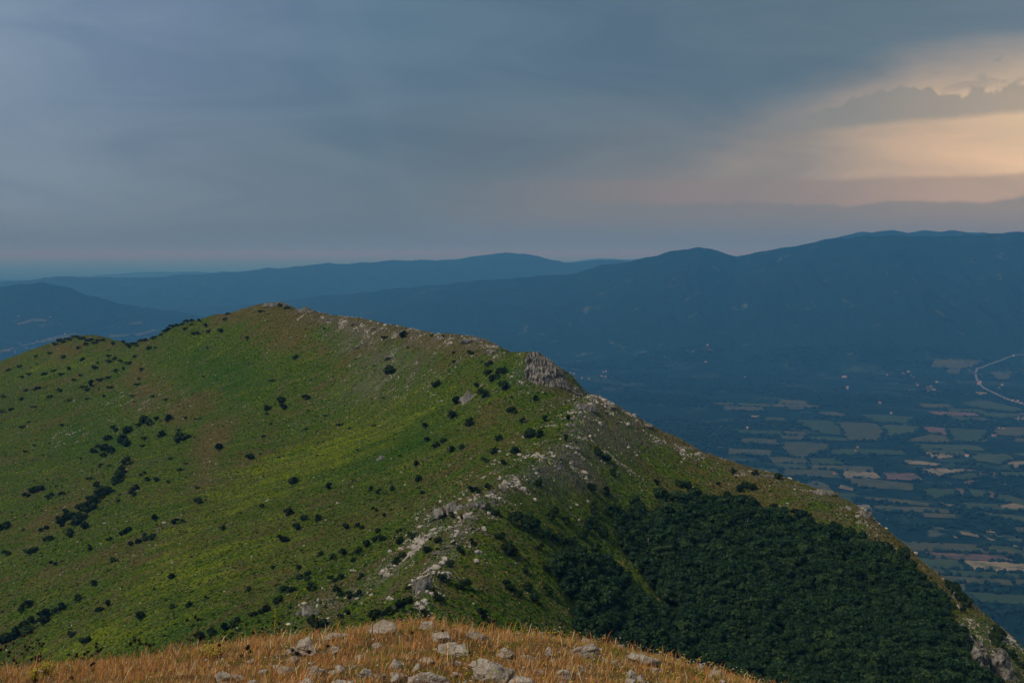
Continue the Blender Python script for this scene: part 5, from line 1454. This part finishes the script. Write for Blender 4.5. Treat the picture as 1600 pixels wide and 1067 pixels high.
def tube(pts, r0, r1, n=5):
    pts = np.asarray(pts, float); V, Q = [], []
    for k, p in enumerate(pts):
        d_ = pts[min(k + 1, len(pts) - 1)] - pts[max(k - 1, 0)]; d_ /= np.linalg.norm(d_)
        e = np.cross(d_, [0.9, 0.1, 0.2]); e /= np.linalg.norm(e); g = np.cross(d_, e); r = r0 + (r1 - r0) * k / (len(pts) - 1)
        V += [p + r * (math.cos(2 * math.pi * j / n) * e + math.sin(2 * math.pi * j / n) * g) for j in range(n)]
        if k:
            Q += [((k - 1) * n + j, (k - 1) * n + (j + 1) % n, k * n + (j + 1) % n, k * n + j) for j in range(n)]
    return np.array(V), np.array(Q)


def head_mesh(seed):
    """egg-shaped head ringed with spines and a tuft"""
    r = np.random.default_rng(seed); v, f = ICO[1]
    V = [v * np.array([0.016, 0.016, 0.019])]; T = [f]; off = len(v)
    for k in range(26):
        n = r.normal(size=3); n[2] = n[2] * 0.6 + 0.25; n /= np.linalg.norm(n); e = np.cross(n, r.normal(size=3)); e /= np.linalg.norm(e)
        c_ = n * 0.014; V.append(np.array([c_ + e * 0.003, c_ - e * 0.003, c_ + n * r.uniform(0.010, 0.018)])); T.append(np.array([[0, 1, 2]]) + off); off += 3
    return mesh_np('flower_head', np.concatenate(V), None, np.concatenate(T), smooth=False)


HEADS = [head_mesh(k) for k in range(3)]
for me_ in HEADS: me_.materials.append(m_head)
T5 = lambda pts: [(240 + x / 5, 930 + y / 5) for x, y in pts]
T6 = lambda pts: [(x / 6.154, 930 + y / 6.154) for x, y in pts]
PLANTS = [
    ('tallest thistle at the left border with many dark heads', (32, 1042), T6([(240, 490), (285, 495), (317, 508), (260, 520), (235, 385), (210, 385), (305, 355)])),
    ('thistle with drooping heads in the left corner', (24, 1044), T6([(130, 460), (90, 545), (80, 580), (210, 560)])), ('short thistle at the very left border', (8, 1046), T6([(55, 487), (5, 520), (-20, 600)])),
    ('thistle with four clustered heads right of the tallest one', (62, 1040), T6([(365, 430), (378, 458), (418, 462), (400, 487)])), ('low thistle under the tallest one', (26, 1046), T6([(130, 625), (155, 652), (303, 612)])),
    ('thistle with a row of heads above the orange grass', (150, 1036), T6([(928, 463), (922, 492), (970, 520), (943, 537)])), ('wide thistle with small scattered heads on the brow', (128, 1038), T6([(845, 540), (810, 562), (885, 577), (790, 605)])),
    ('thistle with two heads over the bright green flank', (116, 1040), T6([(740, 562), (665, 567), (735, 585)])), ('thistle with a dense knot of heads above the wide shrub', (218, 1030), T6([(1297, 430), (1335, 430), (1350, 462), (1255, 465)])),
    ('thistle with two separate heads on the green slope', (236, 1028), T6([(1410, 468), (1478, 470), (1440, 480)])), ('low dark head in the orange grass at the left', (146, 1052), T6([(902, 650), (880, 665)])), ('single low thistle head near the bottom border', (112, 1066), T6([(690, 790)])),
    ('tall thistle with four heads against the dark green slope', (312, 1012), T5([(262, 195), (325, 170), (347, 188), (372, 187)])), ('bushy thistle with heads at half height', (314, 1012), T5([(325, 310), (345, 298), (360, 330), (390, 315), (295, 350)])),
    ('thistle with five dense heads before the green thicket', (358, 1006), T5([(560, 300), (597, 320), (613, 295), (560, 345), (600, 330)])), ('thin thistle with one high head', (368, 1002), T5([(640, 205)])), ('tall thin thistle with two heads beside the thicket', (386, 1000), T5([(723, 230), (775, 290), (788, 292)])),
    ('large dark thistle head on the edge of the orange grass', (344, 1030), T5([(515, 388)])), ('thistle with three low heads in the orange grass', (390, 1030), T5([(738, 400), (732, 415), (760, 435), (688, 470)])), ('thistle beside the tall yellow spike', (438, 996), T5([(932, 215), (982, 220), (958, 257), (1016, 270)])),
    ('single thistle head high above the brow', (410, 998), T5([(850, 258)])), ('thistle with heads before the large pitted boulder', (460, 1050), T5([(1087, 428), (1122, 452), (1215, 440)])), ('thistle head right of the large pitted boulder', (512, 1030), T5([(1362, 395)])),
    ('thistle with three heads against the dark bush', (490, 998), T5([(1250, 158), (1205, 190), (1280, 180)])), ('thin thistle head left of the dark bush', (462, 996), T5([(1107, 252)])),
    ('thistle bud at the top of the brow in the middle', (640, 1000), [(644, 988)]), ('dark bud above the grey domed boulder', (692, 1000), [(692, 985)]),
]
for k, (lab, base, heads) in enumerate(PLANTS):
    p = khit(*base)
    e = bpy.data.objects.new('thistle', None); col.objects.link(e); e.location = tuple(p); e.empty_display_size = 0.1
    hp3 = [at(hx_, hy_, p[1] + rng.uniform(-0.05, 0.05)) - p for hx_, hy_ in heads]
    zt = max(h_[2] for h_ in hp3); xm = float(np.mean([h_[0] for h_ in hp3]))
    fork = np.array([xm * 0.45, 0, min(h_[2] for h_ in hp3) * 0.62])
    for j, h_ in enumerate(hp3):
        mid = fork * 0.5 + h_ * 0.5 + np.array([rng.uniform(-.01, .01), 0, -0.01])
        pts = [np.array([0, 0, -0.03]), fork * 0.5 + np.array([rng.uniform(-.006, .006), 0, 0]), fork, mid, h_] if j == 0 else [fork, mid, h_]
        v, q = tube(pts, 0.0034 if j == 0 else 0.0024, 0.0017)
        st_ = obj('stem', mesh_np('stem', v, q), m_stalk, e)
        hd_ = obj('flower_head', HEADS[j % 3], None, e); hd_.location = tuple(h_); s = rng.uniform(0.85, 1.25); hd_.scale = (s, s, s); hd_.rotation_euler = (rng.uniform(-.5, .5), rng.uniform(-.5, .5), rng.uniform(0, 6))
    leaf_v, leaf_t, off = [], [], 0
    for j in range(5):
        a = rng.uniform(0, 6.28); zz = rng.uniform(0.15, 0.8); c_ = fork * zz; L = rng.uniform(0.04, 0.08); dv_ = np.array([math.cos(a), math.sin(a), 0.5]); nv_ = np.array([-math.sin(a), math.cos(a), 0])
        leaf_v.append(np.array([c_, c_ + dv_ * L * .5 + nv_ * .008, c_ + dv_ * L, c_ + dv_ * L * .5 - nv_ * .008])); leaf_t.append(np.array([[0, 1, 2], [0, 2, 3]]) + off); off += 4
    obj('leaf', mesh_np('leaf', np.concatenate(leaf_v), None, np.concatenate(leaf_t), smooth=False), m_stalk, e)
    tag(e, lab, 'thistle', 'thistles on the brow')

# tall yellow spike
p = khit(430, 1000); tp_ = at(430, 951, p[1]) - p
e = bpy.data.objects.new('mullein', None); col.objects.link(e); e.location = tuple(p)
v, q = tube([(0, 0, -0.03), tp_ * 0.5, tp_], 0.005, 0.003); obj('stem', mesh_np('stem', v, q), m_stalk, e)
n_ = 60; hh_ = rng.uniform(0.35, 1.0, n_); aa = rng.uniform(0, 6.28, n_); rr_ = 0.014 * (1.25 - hh_)
V, T = merge([ICO[1]], np.zeros(n_, int), tp_[None] * hh_[:, None] + np.c_[np.cos(aa) * rr_, np.sin(aa) * rr_, np.zeros(n_)], aa, rng.uniform(0.004, 0.009, n_))
obj('flower_spike', mesh_np('flower_spike', V, None, T, smooth=False), m_yel, e)
tag(e, 'tall yellow flower spike rising above the brow', 'flower')
# pale cap on a stalk
p = khit(451, 1000); tp_ = at(451, 975, p[1]) - p
e = bpy.data.objects.new('pale_flower', None); col.objects.link(e); e.location = tuple(p)
v, q = tube([(0, 0, -0.03), tp_ * 0.5 + np.array([.005, 0, 0]), tp_], 0.004, 0.003); obj('stem', mesh_np('stem', v, q), m_stalk, e)
v, f = ICO[2]; v = v * np.array([0.034, 0.034, 0.016]); v[:, 2] = np.where(v[:, 2] < 0, v[:, 2] * 0.4, v[:, 2])
o = obj('flower_head', mesh_np('flower_head', v, None, f), m_cream, e); o.location = tuple(tp_)
tag(e, 'cream domed flower head on a stalk above the brow', 'flower')
# yellow flowering clumps
for k, (px_, py_, wpx, lab) in enumerate([(332, 1030, 34, 'clump of pale yellow flowers in the orange grass'), (72, 1056, 22, 'yellow green clump in the left corner of the dry grass'), (55, 1068, 14, 'small bright yellow clump at the bottom border')]):
    p = khit(px_, py_); W = wpx * p[1] / F / 2
    e = bpy.data.objects.new('flower_clump', None); col.objects.link(e); e.location = tuple(p)
    n_ = 110; xx = rng.normal(0, W * 0.6, n_); yy = rng.normal(0, W * 0.5, n_); zz = rng.uniform(0.06, 0.16, n_)
    V, T = merge([ICO[1]], np.zeros(n_, int), np.c_[xx, yy, zz], xx, np.c_[rng.uniform(0.005, 0.011, n_), rng.uniform(0.005, 0.011, n_), rng.uniform(0.004, 0.008, n_)])
    obj('blossom', mesh_np('blossom', V, None, T, smooth=False), m_yel, e)
    sv_ = [tube([(x * .6, y * .6, -0.02), (x * .8, y * .8, z * .5), (x, y, z)], 0.0016, 0.0012, 3) for x, y, z in zip(xx[:50], yy[:50], zz[:50])]
    VV, QQ, off = [], [], 0
    for v, q in sv_: VV.append(v); QQ.append(q + off); off += len(v)
    obj('stem', mesh_np('stem', np.concatenate(VV), np.concatenate(QQ)), m_stalk, e)
    tag(e, lab, 'flowers')

# ------------------------------------------------------------------ the air
m_haze = bpy.data.materials.new('haze'); m_haze.use_nodes = True
t = NT(m_haze.node_tree)
out = t.n('ShaderNodeOutputMaterial'); pv = t.n('ShaderNodeVolumePrincipled')
pv.inputs['Color'].default_value = (0.125, 0.47, 1.0, 1)
pv.inputs['Absorption Color'].default_value = (0.88, 0.62, 1.0, 1)
pv.inputs['Density'].default_value = 5.0e-5
pv.inputs['Anisotropy'].default_value = 0.0
t.put(out.inputs['Volume'], pv.outputs[0])
hb = 820000.0; z0, z1 = float(min(LZ.min(), RZ.min())) - 2.0, float(max(LZ.max(), 20.0)) + 15.0
hv = [(sx * hb, sy * hb, z) for z in (z0, z1) for sx, sy in ((-1, -1), (1, -1), (1, 1), (-1, 1))]
haze = obj('haze', mesh_np('haze', hv, [(0, 3, 2, 1), (4, 5, 6, 7), (0, 1, 5, 4), (1, 2, 6, 5), (2, 3, 7, 6), (3, 0, 4, 7)], smooth=False), m_haze)
tag(haze, 'blue evening haze filling the air over the valley', 'haze', kind='stuff')
